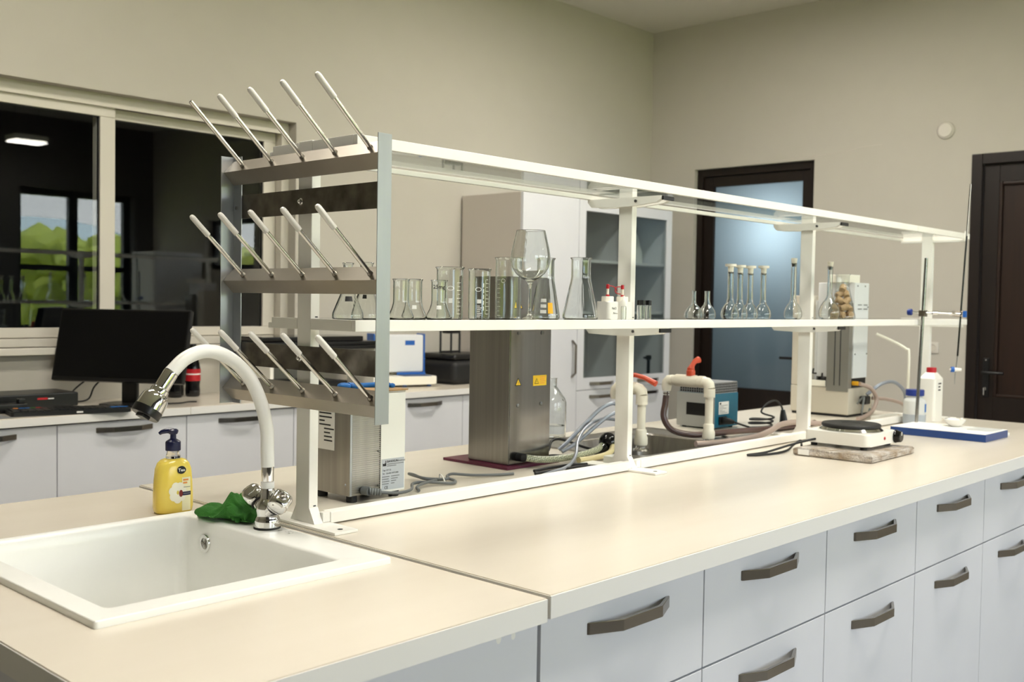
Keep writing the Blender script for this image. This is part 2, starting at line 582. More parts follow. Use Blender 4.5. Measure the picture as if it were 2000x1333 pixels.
# ------------------------------------------------------------------ sliding inner window
wn = thing('window_1', None, None, (1.7, 4.5, 1.13)); wn['kind'] = 'structure'
x0, x1, z0, z1 = WIN
mb = MB()
mb.box(x0, x1, 4.46, 4.56, z1 - 0.045, z1, 0.003); mb.box(x0, x1, 4.46, 4.56, z0, z0 + 0.035, 0.003)
mb.box(x0, x0 + 0.05, 4.46, 4.56, z0 + 0.035, z1 - 0.045, 0.003); mb.box(x1 - 0.045, x1, 4.46, 4.56, z0 + 0.035, z1 - 0.045, 0.003)
mb.box(x0 + 0.05, x1 - 0.045, 4.452, 4.468, z1 - 0.056, z1 - 0.045)
obj('window_frame', mb, 'frame_white', wn)
def sash(a, b, y, nm):
    m_ = MB()
    zt, zb = z1 - 0.05, z0 + 0.038
    m_.box(a, b, y, y + 0.035, zt - 0.048, zt, 0.004); m_.box(a, b, y, y + 0.035, zb, zb + 0.042, 0.004)
    m_.box(a, a + 0.07, y, y + 0.035, zb + 0.042, zt - 0.048, 0.004); m_.box(b - 0.07, b, y, y + 0.035, zb + 0.042, zt - 0.048, 0.004)
    s = obj('sash', m_, 'frame_white', wn)
    obj('pane', MB().box(a + 0.066, b - 0.066, y + 0.014, y + 0.020, zb + 0.04, zt - 0.046), 'window_glass', s)
    g = MB()
    g.box(a + 0.07, b - 0.07, y + 0.010, y + 0.024, zt - 0.052, zt - 0.048); g.box(b - 0.074, b - 0.07, y + 0.010, y + 0.024, zb + 0.042, zt - 0.048); g.box(a + 0.07, a + 0.074, y + 0.010, y + 0.024, zb + 0.042, zt - 0.048)
    obj('gasket', g, 'black_rubber', s)
    return s
sash(x0 + 0.05, 2.200, 4.468, 'a')
s2 = sash(2.130, x1 - 0.048, 4.507, 'b')
struct('trim_1', MB().box(x0 - 0.03, x1 + 0.01, 4.352, 4.46, 1.10, 1.13, 0.005), 'frame_white')

# ------------------------------------------------------------------ frosted door
dr = thing('door_1', None, None, (X1 + 0.1, 3.585, 0)); dr['kind'] = 'structure'
xa = X1 + 0.035
mb = MB()
mb.box(xa, xa + 0.09, D1[0], D1[0] + 0.045, 0, D1[3], 0.003); mb.box(xa, xa + 0.09, D1[1] - 0.045, D1[1], 0, D1[3], 0.003); mb.box(xa, xa + 0.09, D1[0] + 0.045, D1[1] - 0.045, D1[3] - 0.05, D1[3], 0.003)
obj('door_frame', mb, 'wood_dark', dr)
a, b, zt = D1[0] + 0.048, D1[1] - 0.048, D1[3] - 0.053
ga, gb, gz0, gz1 = 3.245, 3.905, 0.80, 2.165
mb = MB()
mb.box(xa + 0.02, xa + 0.07, a, ga, 0.01, zt, 0.002); mb.box(xa + 0.02, xa + 0.07, gb, b, 0.01, zt, 0.002)
mb.box(xa + 0.02, xa + 0.07, ga, gb, gz1, zt, 0.002); mb.box(xa + 0.02, xa + 0.07, ga, gb, 0.62, gz0, 0.002); mb.box(xa + 0.02, xa + 0.07, ga, gb, 0.01, 0.16, 0.002)
lf = obj('door_leaf', mb, 'wood_dark', dr)
obj('panel', MB().box(xa + 0.035, xa + 0.055, ga - 0.01, gb + 0.01, 0.15, 0.63), 'wood_panel', lf)
obj('glass', MB().quad((xa + 0.044, ga - 0.008, gz0 - 0.008), (xa + 0.044, ga - 0.008, gz1 + 0.008), (xa + 0.044, gb + 0.008, gz1 + 0.008), (xa + 0.044, gb + 0.008, gz0 - 0.008)), 'frosted_glass', lf)
mb = MB(); mb.box(xa + 0.012, xa + 0.022, 3.215, 3.245, 0.93, 1.10, 0.003); mb.tube([(xa + 0.015, 3.23, 1.02), (xa - 0.035, 3.23, 1.02), (xa - 0.04, 3.24, 1.02), (xa - 0.04, 3.345, 1.02)], 0.009, 10)
obj('handle', mb, 'black_plastic', lf)
# corridor behind the frosted door
mb = MB()
mb.box(8.2, 8.3, 2.4, 4.8, 0, H); mb.box(X1 + 0.2, 8.3, 2.3, 2.4, 0, H); mb.box(X1 + 0.2, 8.3, 4.8, 4.9, 0, H)
struct('wall_corridor', mb, 'wall_dark')  # unseen walls, colour darkened to cut bounce light onto the frosted pane
t = thing('ceiling_light', 'unseen lamp added in the corridor to light the frosted glass door', 'lamp', (6.56, 3.47, 2.0))  # added close behind the pane for the glow gradient on it
obj('rod', MB().cyl((6.56, 3.47, 2.09), (6.56, 3.47, 3.28), 0.008), 'black_plastic', t)
obj('shade', MB().lathe([(0, 0.09), (0.05, 0.085), (0.09, 0.04), (0.095, 0.0), (0.09, 0.0), (0.085, 0.035), (0.045, 0.078), (0, 0.082)], (6.56, 3.47, 2.0)), 'white_plastic', t)
obj('bulb', MB().ball((6.56, 3.47, 1.985), 0.05), 'lamp_glow', t)
lt = bpy.data.lights.new('lamp_light', 'POINT'); lt.energy = 6.5; lt.shadow_soft_size = 0.06; lt.color = (0.93, 0.97, 1.0)
lo = bpy.data.objects.new('lamp_light', lt); COL.objects.link(lo); lo.location = (0, 0, -0.15); lo.parent = t

# ------------------------------------------------------------------ dark wooden door
dr = thing('door_2', None, None, (X1 + 0.1, 1.69, 0)); dr['kind'] = 'structure'
xa = X1 - 0.006
mb = MB()
mb.box(xa, xa + 0.16, D2[1] - 0.06, D2[1], 0, D2[3], 0.004); mb.box(xa, xa + 0.16, D2[0], D2[0] + 0.06, 0, D2[3], 0.004); mb.box(xa, xa + 0.16, D2[0] + 0.06, D2[1] - 0.06, D2[3] - 0.06, D2[3], 0.004)
obj('door_frame', mb, 'wood_dark', dr)
a, b, zt = D2[0] + 0.062, D2[1] - 0.062, D2[3] - 0.062
pa, pb = a + 0.10, b - 0.085
mb = MB()
mb.box(xa + 0.03, xa + 0.075, a, pa, 0.01, zt, 0.003); mb.box(xa + 0.03, xa + 0.075, pb, b, 0.01, zt, 0.003)
for q0, q1 in ((0.01, 0.17), (0.72, 0.86), (zt - 0.10, zt)):
    mb.box(xa + 0.03, xa + 0.075, pa, pb, q0, q1, 0.003)
lf = obj('door_leaf', mb, 'wood_dark', dr)
for q0, q1 in ((0.17, 0.72), (0.86, zt - 0.10)):
    pn = obj('panel', MB().box(xa + 0.045, xa + 0.065, pa - 0.005, pb + 0.005, q0 - 0.005, q1 + 0.005), 'wood_panel', lf)
    md = MB()
    for (ya, yb, za, zb) in ((pa, pa + 0.018, q0, q1), (pb - 0.018, pb, q0, q1), (pa + 0.018, pb - 0.018, q0, q0 + 0.018), (pa + 0.018, pb - 0.018, q1 - 0.018, q1)):
        md.box(xa + 0.026, xa + 0.047, ya, yb, za, zb, 0.005)
    obj('moulding', md, 'wood_panel', lf)
mb = MB(); mb.box(xa + 0.022, xa + 0.032, b - 0.062, b - 0.028, 0.86, 1.08, 0.003)
mb.tube([(xa + 0.025, b - 0.045, 1.0), (xa - 0.03, b - 0.045, 1.0), (xa - 0.036, b - 0.055, 1.0), (xa - 0.036, b - 0.16, 1.0)], 0.009, 10)
hp = obj('handle', mb, 'black_plastic', lf)
mb = MB(); mb.cyl((xa + 0.024, b - 0.045, 0.905), (xa + 0.014, b - 0.045, 0.905), 0.009, n=14); mb.box(xa + 0.000, xa + 0.014, b - 0.048, b - 0.042, 0.870, 0.912, 0.001)
obj('lock_key', mb, 'chrome', lf)
obj('screw_cap', MB().ball((xa + 0.021, b - 0.045, 1.068), 0.005), 'chrome', lf)

# ------------------------------------------------------------------ windows behind the camera (they light the room and mirror in the glass)
k = 2
for a, b in FRONT_WINDOWS:
    wn = thing('window_%d' % k, None, None, ((a + b) / 2, Y0 - 0.15, WZ0)); wn['kind'] = 'structure'
    k += 1
    y = Y0 - 0.20
    mb = MB(); fw = 0.07
    mb.box(a, b, y, y + 0.07, WZ0, WZ0 + fw); mb.box(a, b, y, y + 0.07, WZ1 - fw, WZ1); mb.box(a, a + fw, y, y + 0.07, WZ0 + fw, WZ1 - fw); mb.box(b - fw, b, y, y + 0.07, WZ0 + fw, WZ1 - fw)
    mid = a + (b - a) * 0.48
    mb.box(mid - 0.05, mid + 0.05, y, y + 0.07, WZ0 + fw, WZ1 - fw)
    mb.box(a + fw, mid - 0.05, y + 0.005, y + 0.065, 1.62, 1.68); mb.box(mid + 0.05, b - fw, y + 0.005, y + 0.065, 1.62, 1.68)
    obj('window_frame', mb, 'black_plastic', wn)
    for u0, u1 in ((a + fw, mid - 0.05), (mid + 0.05, b - fw)):
        for v0, v1 in ((WZ0 + fw, 1.62), (1.68, WZ1 - fw)):
            obj('pane', MB().box(u0, u1, y + 0.03, y + 0.036, v0, v1), 'outer_glass', wn)
    obj('window_sill', MB().box(a - 0.03, b + 0.03, Y0 - 0.13, Y0 + 0.05, WZ0 - 0.03, WZ0, 0.004), 'frame_white', wn)
wn = thing('window_%d' % k, None, None, (X1 + 0.1, -0.865, HW[2])); wn['kind'] = 'structure'
mb = MB(); a, b, q0, q1 = HW
mb.box(X1 + 0.1, X1 + 0.16, a, b, q0, q0 + 0.05); mb.box(X1 + 0.1, X1 + 0.16, a, b, q1 - 0.05, q1); mb.box(X1 + 0.1, X1 + 0.16, a, a + 0.05, q0 + 0.05, q1 - 0.05); mb.box(X1 + 0.1, X1 + 0.16, b - 0.05, b, q0 + 0.05, q1 - 0.05)
obj('window_frame', mb, 'black_plastic', wn)
obj('pane', MB().box(X1 + 0.12, X1 + 0.126, a + 0.05, b - 0.05, q0 + 0.05, q1 - 0.05), 'outer_glass', wn)

# outdoors: ground, hill line and trees that mirror in the inner window
struct('ground', MB().box(-80, 80, -120, Y0 - 0.4, -1.6, -1.5), 'grass')
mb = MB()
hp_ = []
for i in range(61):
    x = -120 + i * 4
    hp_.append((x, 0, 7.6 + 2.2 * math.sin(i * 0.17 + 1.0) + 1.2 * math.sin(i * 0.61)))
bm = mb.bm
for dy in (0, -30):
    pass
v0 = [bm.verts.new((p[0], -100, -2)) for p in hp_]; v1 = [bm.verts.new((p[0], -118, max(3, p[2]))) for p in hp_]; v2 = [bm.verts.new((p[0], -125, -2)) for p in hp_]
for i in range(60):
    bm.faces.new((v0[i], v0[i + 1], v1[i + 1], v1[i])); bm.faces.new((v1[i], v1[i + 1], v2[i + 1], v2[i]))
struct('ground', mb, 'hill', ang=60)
def tree(x, y, s, mat, seed):
    rnd = random.Random(seed)
    t = thing('leafy_tree', 'leafy green tree outdoors beyond the windows behind the camera', 'tree', (x, y, -1.5), group='trees outdoors')
    obj('trunk', MB().tube([(x, y, -1.5), (x + 0.1, y, 0.2 * s), (x, y, 1.2 * s)], [0.16, 0.13, 0.09], 8), 'bark', t)
    mb_ = MB()
    for i in range(70):
        c = (x + rnd.uniform(-1, 1) * 1.1 * s, y + rnd.uniform(-1, 1) * 1.1 * s, -1.5 + s * (1.3 + rnd.uniform(-0.6, 1.1)))
        bmesh.ops.create_icosphere(mb_.bm, subdivisions=1, radius=s * rnd.uniform(0.18, 0.42), matrix=Matrix.Translation(c))
    for v in mb_.bm.verts:
        v.co += Vector((rnd.uniform(-1, 1), rnd.uniform(-1, 1), rnd.uniform(-1, 1))) * 0.09 * s
    obj('crown', mb_, mat, t, smooth=False)
for i in range(14):
    tree(3 + i * 3.05, -22 - 8 * (i % 2), random.uniform(1.75, 1.9), 'leaf_a' if i % 3 else 'leaf_b', i)

# ------------------------------------------------------------------ ceiling lamps of the room
def ceiling_light(x, y, z, lx, ly, power, label):
    t = thing('ceiling_light', label, 'lamp', (x, y, z), group='ceiling lamps of the lab')
    obj('housing', MB().box(x - lx / 2, x + lx / 2, y - ly / 2, y + ly / 2, z, z + 0.05, 0.008), 'white_plastic', t)
    obj('diffuser', MB().box(x - lx / 2 + 0.015, x + lx / 2 - 0.015, y - ly / 2 + 0.015, y + ly / 2 - 0.015, z - 0.012, z + 0.002, 0.004), 'lamp_glow', t)
    if z < H - 0.1:
        for dx in (-lx * 0.35, lx * 0.35):
            obj('suspension', MB().tube([(x + dx, y, z + 0.05), (x + dx, y, H)], 0.003, 6), 'black_plastic', t)
    lt = bpy.data.lights.new('lamp_light', 'AREA'); lt.shape = 'RECTANGLE'; lt.size = lx; lt.size_y = ly; lt.energy = power; lt.color = (1.0, 0.955, 0.89)
    lo = bpy.data.objects.new('lamp_light', lt); COL.objects.link(lo); lo.location = (0, 0, -0.02); lo.parent = t
ceiling_light(1.2, 0.6, 3.22, 1.2, 0.3, 21, 'linear ceiling lamp above the sink end of the island')
ceiling_light(3.3, 0.6, 3.22, 1.2, 0.3, 24, 'linear ceiling lamp above the far end of the island')
ceiling_light(1.2, 2.9, 3.22, 1.2, 0.3, 11, 'linear ceiling lamp nearest the inner window')
ceiling_light(4.2, 2.7, 3.22, 1.2, 0.3, 24, 'linear ceiling lamp before the tall cabinets')
ceiling_light(4.4, -1.86, 2.90, 0.34, 0.26, 5, 'suspended lamp near the outer window, mirrored in the inner window')

# ------------------------------------------------------------------ bow handles (flat strap bent out from the front)
def handle_mb(xc, yf, zc, ln=0.236, out=0.030, ht=0.020, th=0.006, vertical=False, run=0.062):
    x0 = -ln / 2
    outer = [(x0, 0), (x0 + 0.004, -0.004), (x0 + run, -out), (-x0 - run, -out), (-x0 - 0.004, -0.004), (-x0, 0)]
    inner = [(-x0 - 0.012, 0), (-x0 - run - 0.002, -out + th), (x0 + run + 0.002, -out + th), (x0 + 0.012, 0)]
    pts = outer + inner
    mb = MB()
    if vertical:
        mb.extrude([(xc - ht / 2, yf + p[1], zc + p[0]) for p in pts], (ht, 0, 0))
    else:
        mb.extrude([(xc + p[0], yf + p[1], zc - ht / 2) for p in pts], (0, 0, ht))
    es = [e for e in mb.bm.edges]
    bmesh.ops.bevel(mb.bm, geom=es, offset=0.0009, segments=1, affect='EDGES')
    return mb

def front_unit(name, label, cat, a, b, yf, yb, zt, split, hz_top, hz_low, group, plinth=0.10, hmat='steel_handle', mat='white_laminate', tilt=None):
    """base cabinet: body, drawer (> handle), door (> handle); split None = one door only"""
    t = thing(name, label, cat, ((a + b) / 2, (yf + yb) / 2, 0), group=group)
    obj('body', MB().box(a + 0.001, b - 0.001, yf + 0.021, yb, plinth, 0.775), 'gap_dark', t)
    obj('plinth', MB().box(a + 0.001, b - 0.001, yf + 0.06, yb - 0.05, 0.0, plinth), 'gap_dark', t)
    xc = (a + b) / 2
    g = 0.0018
    if split:
        d = obj('drawer', MB().box(a + g, b - g, yf, yf + 0.019, split + 0.002, zt - 0.003, 0.0012), mat, t)
        obj('handle', handle_mb(xc, yf, hz_top), hmat, d)
        d = obj('door', MB().box(a + g, b - g, yf, yf + 0.019, plinth + 0.005, split - 0.002, 0.0012), mat, t)
        obj('handle', handle_mb(xc, yf, hz_low), hmat, d)
    else:
        d = obj('door', MB().box(a + g, b - g, yf, yf + 0.019, plinth + 0.005, zt - 0.003, 0.0012), mat, t)
        obj('handle', handle_mb(xc, yf, hz_top), hmat, d)
    return t

YF = 1.06
seams = [1.214, 1.682, 2.184, 2.690, 3.192, 3.692, 4.192]
names = ['white drawer-and-door unit of the island, nearest the sink bench', 'white drawer-and-door unit of the island, second from the sink bench',
         'white drawer-and-door unit of the island, third from the sink bench', 'white drawer-and-door unit of the island, fourth from the sink bench',
         'white drawer-and-door unit of the island at the right picture edge', 'white drawer-and-door unit of the island just beyond the right picture edge']
for i in range(6):
    front_unit('base_cabinet', names[i], 'cabinet', seams[i], seams[i + 1], YF, 2.30, 0.862, 0.663, 0.816, 0.608, 'island base cabinets')
one('end_panel', MB().box(4.194, 4.44, YF, 2.30, 0.0, 0.861, 0.002), 'white_laminate', 'plain white end panel closing the far end of the island', 'panel')

# island worktop with a cut-out for the steel sink
SX0, SX1, SY0, SY1 = 2.50, 3.02, 1.80, 2.178
def top_with_hole(x0, x1, y0, y1, z0, z1, h, b=0.0015):
    mb = MB()
    bm = mb.bm
    o = [(x0, y0), (x1, y0), (x1, y1), (x0, y1)]
    q = [(h[0], h[2]), (h[1], h[2]), (h[1], h[3]), (h[0], h[3])]
    vo, vi = {}, {}
    for z in (z0, z1):
        vo[z] = [bm.verts.new((p[0], p[1], z)) for p in o]; vi[z] = [bm.verts.new((p[0], p[1], z)) for p in q]
    for i in range(4):
        j = (i + 1) % 4
        bm.faces.new((vo[z1][i], vo[z1][j], vi[z1][j], vi[z1][i])); bm.faces.new((vo[z0][j], vo[z0][i], vi[z0][i], vi[z0][j]))
        bm.faces.new((vo[z0][i], vo[z0][j], vo[z1][j], vo[z1][i])); bm.faces.new((vi[z0][j], vi[z0][i], vi[z1][i], vi[z1][j]))
    bm.normal_update()
    es = [e for e in bm.edges if all(v in vo[z1] for v in e.verts)]
    bmesh.ops.bevel(bm, geom=es, offset=b, segments=2, affect='EDGES')
    return mb
t = thing('worktop', 'long cream laminate worktop of the island carrying the white shelf unit', 'worktop', (2.8, 1.69, 0.862))
obj('top', top_with_hole(1.2115, 4.46, 1.038, 2.335, 0.868, 0.9, (SX0 + 0.01, SX1 - 0.01, SY0 + 0.01, SY1 - 0.01)), 'worktop', t)
mb = MB(); mb.box(1.2112, 4.46, 1.0365, 1.0385, 0.8625, 0.8985, 0.0006); mb.box(1.2108, 1.2122, 1.0385, 2.335, 0.8625, 0.8985)
obj('edge_band', mb, 'worktop_edge', t)
obj('underside', top_with_hole(1.2125, 4.46, 1.0386, 2.335, 0.8622, 0.868, (SX0 + 0.01, SX1 - 0.01, SY0 + 0.01, SY1 - 0.01), 0.0002), 'worktop_edge', t)

# stainless sink let into the island
t = thing('steel_sink', 'stainless steel sink let into the island worktop behind the second post', 'sink', ((SX0 + SX1) / 2, (SY0 + SY1) / 2, 0.78))
mb = MB(); bm = mb.bm
def loop(x0, x1, y0, y1, z, r, k=4):
    out = []
    for cx, cy_, a0 in ((x1 - r, y1 - r, 0), (x0 + r, y1 - r, 90), (x0 + r, y0 + r, 180), (x1 - r, y0 + r, 270)):
        for i in range(k + 1):
            a = R(a0 + 90 * i / k)
            out.append(bm.verts.new((cx + r * math.cos(a), cy_ + r * math.sin(a), z)))
    return out
def skin(loops, cap=True):
    for A, B in zip(loops[:-1], loops[1:]):
        n_ = len(A)
        for i in range(n_):
            bm.faces.new((A[i], A[(i + 1) % n_], B[(i + 1) % n_], B[i]))
    if cap:
        bm.faces.new(loops[-1])
ex = 0.055
skin([loop(SX0 - ex, SX1 + 0.10, SY0 - 0.10, SY1 + 0.05, 0.9002, 0.03), loop(SX0 - ex + 0.003, SX1 + 0.097, SY0 - 0.097, SY1 + 0.047, 0.905, 0.03), loop(SX0 - ex + 0.016, SX1 + 0.084, SY0 - 0.084, SY1 + 0.034, 0.9055, 0.03),
      loop(SX0 - ex + 0.022, SX1 + 0.078, SY0 - 0.078, SY1 + 0.028, 0.9015, 0.03), loop(SX0 + 0.014, SX1 - 0.014, SY0 + 0.014, SY1 - 0.014, 0.9010, 0.05), loop(SX0 + 0.02, SX1 - 0.02, SY0 + 0.02, SY1 - 0.02, 0.893, 0.05),
      loop(SX0 + 0.04, SX1 - 0.04, SY0 + 0.04, SY1 - 0.04, 0.79, 0.05), loop(SX0 + 0.07, SX1 - 0.07, SY0 + 0.07, SY1 - 0.07, 0.782, 0.04)])
obj('basin', mb, 'steel_brushed', t, ang=50)
obj('drain', MB().lathe([(0, 0), (0.03, 0), (0.034, 0.002), (0.036, 0.004), (0.036, 0.0005)], (2.76, 2.0, 0.7825)), 'chrome', t)

# ------------------------------------------------------------------ sink bench at the near end
BX0, BX1, BY0, BY1 = 0.536, 1.2065, 1.040, 2.333
HX0, HX1, HY0, HY1 = 0.645, 1.172, 1.366, 1.950
t = thing('sink_worktop', 'cream worktop around the white sink, a touch lower than the island top', 'worktop', (0.87, 1.69, 0.858))
obj('top', top_with_hole(BX0, BX1, BY0, BY1, 0.866, 0.896, (HX0 + 0.01, HX1 - 0.01, HY0 + 0.01, HY1 - 0.01)), 'worktop', t)
mb = MB(); mb.box(BX0 - 0.0008, BX1, BY0 - 0.0012, BY0 + 0.0008, 0.8585, 0.8945, 0.0005); mb.box(BX0 - 0.0012, BX0 + 0.0006, BY0 + 0.0008, BY1, 0.8585, 0.8945)
obj('edge_band', mb, 'worktop_edge', t)
obj('underside', top_with_hole(BX0 + 0.001, BX1, BY0 + 0.001, BY1, 0.8585, 0.866, (HX0 + 0.01, HX1 - 0.01, HY0 + 0.01, HY1 - 0.01), 0.0002), 'worktop_edge', t)
mb = MB(); mb.box(1.2066, 1.2106, 1.06, 2.33, 0.858, 0.888)
obj('joint', mb, 'gap_dark', t)
t = thing('sink_cabinet', 'plain white cabinet under the white sink', 'cabinet', (0.9, 1.69, 0))
obj('body', MB().box(0.68, 1.2, 1.08, 2.30, 0.08, 0.70), 'white_laminate', t)
obj('front_panel', MB().box(0.664, 1.2055, 1.058, 1.077, 0.09, 0.8575, 0.001), 'white_laminate', t)
obj('side_panel', MB().box(0.664, 0.68, 1.0785, 2.30, 0.0, 0.8575), 'white_laminate', t)
obj('plinth', MB().box(0.70, 1.2, 1.12, 2.25, 0.0, 0.08), 'gap_dark', t)
for px_, pz_, s_ in ((1.118, 0.848, 1.0), (1.150, 0.846, 0.9), (1.165, 0.850, 0.5)):
    obj('filler_smear', MB().ball((px_, BY0 + 0.0185, pz_), 0.008 * s_, (0.9, 0.12, 1.1), 10), 'white_plastic', t)

# white composite sink: raised rim, deep bowl, tap ledge on the right
t = thing('composite_sink', 'square white composite sink with raised rim in the near bench', 'sink', ((HX0 + HX1) / 2, (HY0 + HY1) / 2, 0.72))
mb = MB(); bm = mb.bm
IX0, IX1, IY0, IY1 = 0.690, 1.100, 1.420, 1.928
skin([loop(HX0, HX1, HY0, HY1, 0.8962, 0.006), loop(HX0, HX1, HY0, HY1, 0.9055, 0.006), loop(HX0 + 0.002, HX1 - 0.002, HY0 + 0.002, HY1 - 0.002, 0.9075, 0.006),
      loop(IX0 - 0.006, IX1 + 0.006, IY0 - 0.006, IY1 + 0.006, 0.9062, 0.014), loop(IX0, IX1, IY0, IY1, 0.901, 0.016), loop(IX0 + 0.004, IX1 - 0.004, IY0 + 0.004, IY1 - 0.004, 0.88, 0.018),
      loop(IX0 + 0.012, IX1 - 0.012, IY0 + 0.012, IY1 - 0.012, 0.745, 0.022), loop(IX0 + 0.03, IX1 - 0.03, IY0 + 0.03, IY1 - 0.03, 0.728, 0.02), loop(IX0 + 0.1, IX1 - 0.1, IY0 + 0.1, IY1 - 0.1, 0.724, 0.02)])
obj('basin', mb, 'sink_white', t, ang=50)
mo = Matrix.Translation((1.0945, 1.842, 0.862)) @ Matrix.Rotation(R(-90), 4, 'Y')
ov = obj('overflow', MB().lathe([(0, -0.002), (0.011, -0.002), (0.0115, 0.002), (0.015, 0.003), (0.0175, 0.0025), (0.0185, 0.0), (0.0185, -0.004)], n=28, M=mo), 'chrome', t)
mb = MB()
for k in range(3):
    mb.box(0, 0.0145, -0.0022, 0.0022, 0.0002, 0.0022, M=mo @ Matrix.Rotation(R(120 * k + 90), 4, 'Z'))
obj('spokes', mb, 'steel_handle', ov)
obj('drain', MB().lathe([(0, 0.002), (0.03, 0.002), (0.042, 0.004), (0.044, 0.0)], (0.9, 1.68, 0.7245)), 'chrome', t)

# ------------------------------------------------------------------ wall counter with base units
CF = 3.905
cs = [1.168, 1.698, 2.232, 2.762, 3.292, 3.823, 4.262]
cn = ['white base unit under the wall counter at the left picture edge', 'white base unit under the wall counter below the monitor', 'white base unit under the wall counter below the dark bottles',
      'white base unit under the wall counter behind the white shelf post', 'white base unit under the wall counter below the blue and white balance', 'narrow white base unit under the wall counter next to the tall cabinet']
for i in range(6):
    front_unit('counter_cabinet', cn[i], 'cabinet', cs[i], cs[i + 1], CF, 4.39, 0.863, None, 0.830, None, 'wall counter base units')
for a, b, lb in ((0.30, 2.239, 'cream wall counter top carrying the monitor, left of the joint'), (2.241, 4.262, 'cream wall counter top carrying the balance, right of the joint')):
    t = thing('wall_counter', lb, 'worktop', ((a + b) / 2, 4.14, 0.866), group='wall counter tops')
    obj('top', MB().box(a, b, 3.888, 4.398, 0.868, 0.898, 0.001), 'worktop', t)
    obj('edge_band', MB().box(a, b, 3.8865, 3.8882, 0.867, 0.8965, 0.0004), 'worktop_edge', t)

# ------------------------------------------------------------------ tall cabinet and glazed cabinet
t = thing('tall_cabinet', 'tall white cupboard with a grey side and a plain full-height door', 'cabinet', (4.51, 4.15, 0))
obj('side_panel', MB().box(4.267, 4.285, 3.925, 4.385, 0.0, 1.965, 0.001), 'laminate_side', t)
obj('body', MB().box(4.286, 4.755, 3.93, 4.385, 0.0, 1.96), 'white_laminate', t)
d = obj('door', MB().box(4.268, 4.7545, 3.905, 3.924, 0.08, 1.965, 0.0012), 'white_laminate', t)
obj('handle', handle_mb(4.712, 3.905, 1.025, 0.225, 0.032, 0.014, vertical=True, run=0.03), 'steel_handle', d)
GX0, GXM, GX1 = 4.757, 5.235, 5.712
t = thing('glazed_cabinet', 'white cabinet with two smoked glass doors above drawers, by the room corner', 'cabinet', (5.235, 4.15, 0))
obj('side_panel', MB().box(GX0, GX0 + 0.018, 3.925, 4.385, 0.0, 1.962), 'white_laminate', t)
obj('side_panel', MB().box(GX1 - 0.018, GX1, 3.925, 4.385, 0.0, 1.962), 'white_laminate', t)
obj('divider', MB().box(GXM - 0.009, GXM + 0.009, 3.93, 4.385, 0.0, 1.945), 'white_laminate', t)
obj('back_panel', MB().box(GX0 + 0.018, GX1 - 0.018, 4.377, 4.385, 0.0, 1.945), 'laminate_side', t)
obj('top_panel', MB().box(GX0 + 0.018, GX1 - 0.018, 3.925, 4.377, 1.945, 1.962), 'white_laminate', t)
obj('base_panel', MB().box(GX0 + 0.018, GX1 - 0.018, 3.93, 4.377, 0.82, 0.838), 'white_laminate', t)
for zs in (1.305, 1.615):
    for xa_, xb_ in ((GX0 + 0.019, GXM - 0.010), (GXM + 0.010, GX1 - 0.019)):
        obj('shelf', MB().box(xa_, xb_, 3.94, 4.376, zs - 0.016, zs, 0.0008), 'white_laminate', t)
for xa_, xb_ in ((GX0, GXM), (GXM, GX1)):
    a, b = xa_ + 0.002, xb_ - 0.002
    pa, pb, q0, q1 = a + 0.062, b - 0.055, 0.908, 1.90
    m_ = MB()
    m_.box(a, pa, 3.905, 3.924, 0.838, 1.962, 0.001); m_.box(pb, b, 3.905, 3.924, 0.838, 1.962, 0.001); m_.box(pa, pb, 3.905, 3.924, q1, 1.962, 0.001); m_.box(pa, pb, 3.905, 3.924, 0.838, q0, 0.001)
    d = obj('door', m_, 'white_laminate', t)
    obj('pane', MB().box(pa - 0.004, pb + 0.004, 3.912, 3.916, q0 - 0.004, q1 + 0.004), 'cabinet_glass', d)
    obj('handle', handle_mb((a + b) / 2, 3.905, 0.872), 'steel_handle', d)
    d = obj('door', MB().box(a, b, 3.905, 3.924, 0.10, 0.834, 0.0012), 'white_laminate', t)
    obj('handle', handle_mb((a + b) / 2, 3.905, 0.794), 'steel_handle', d)
obj('body', MB().box(GX0 + 0.018, GX1 - 0.018, 3.93, 4.376, 0.0, 0.82), 'gap_dark', t)

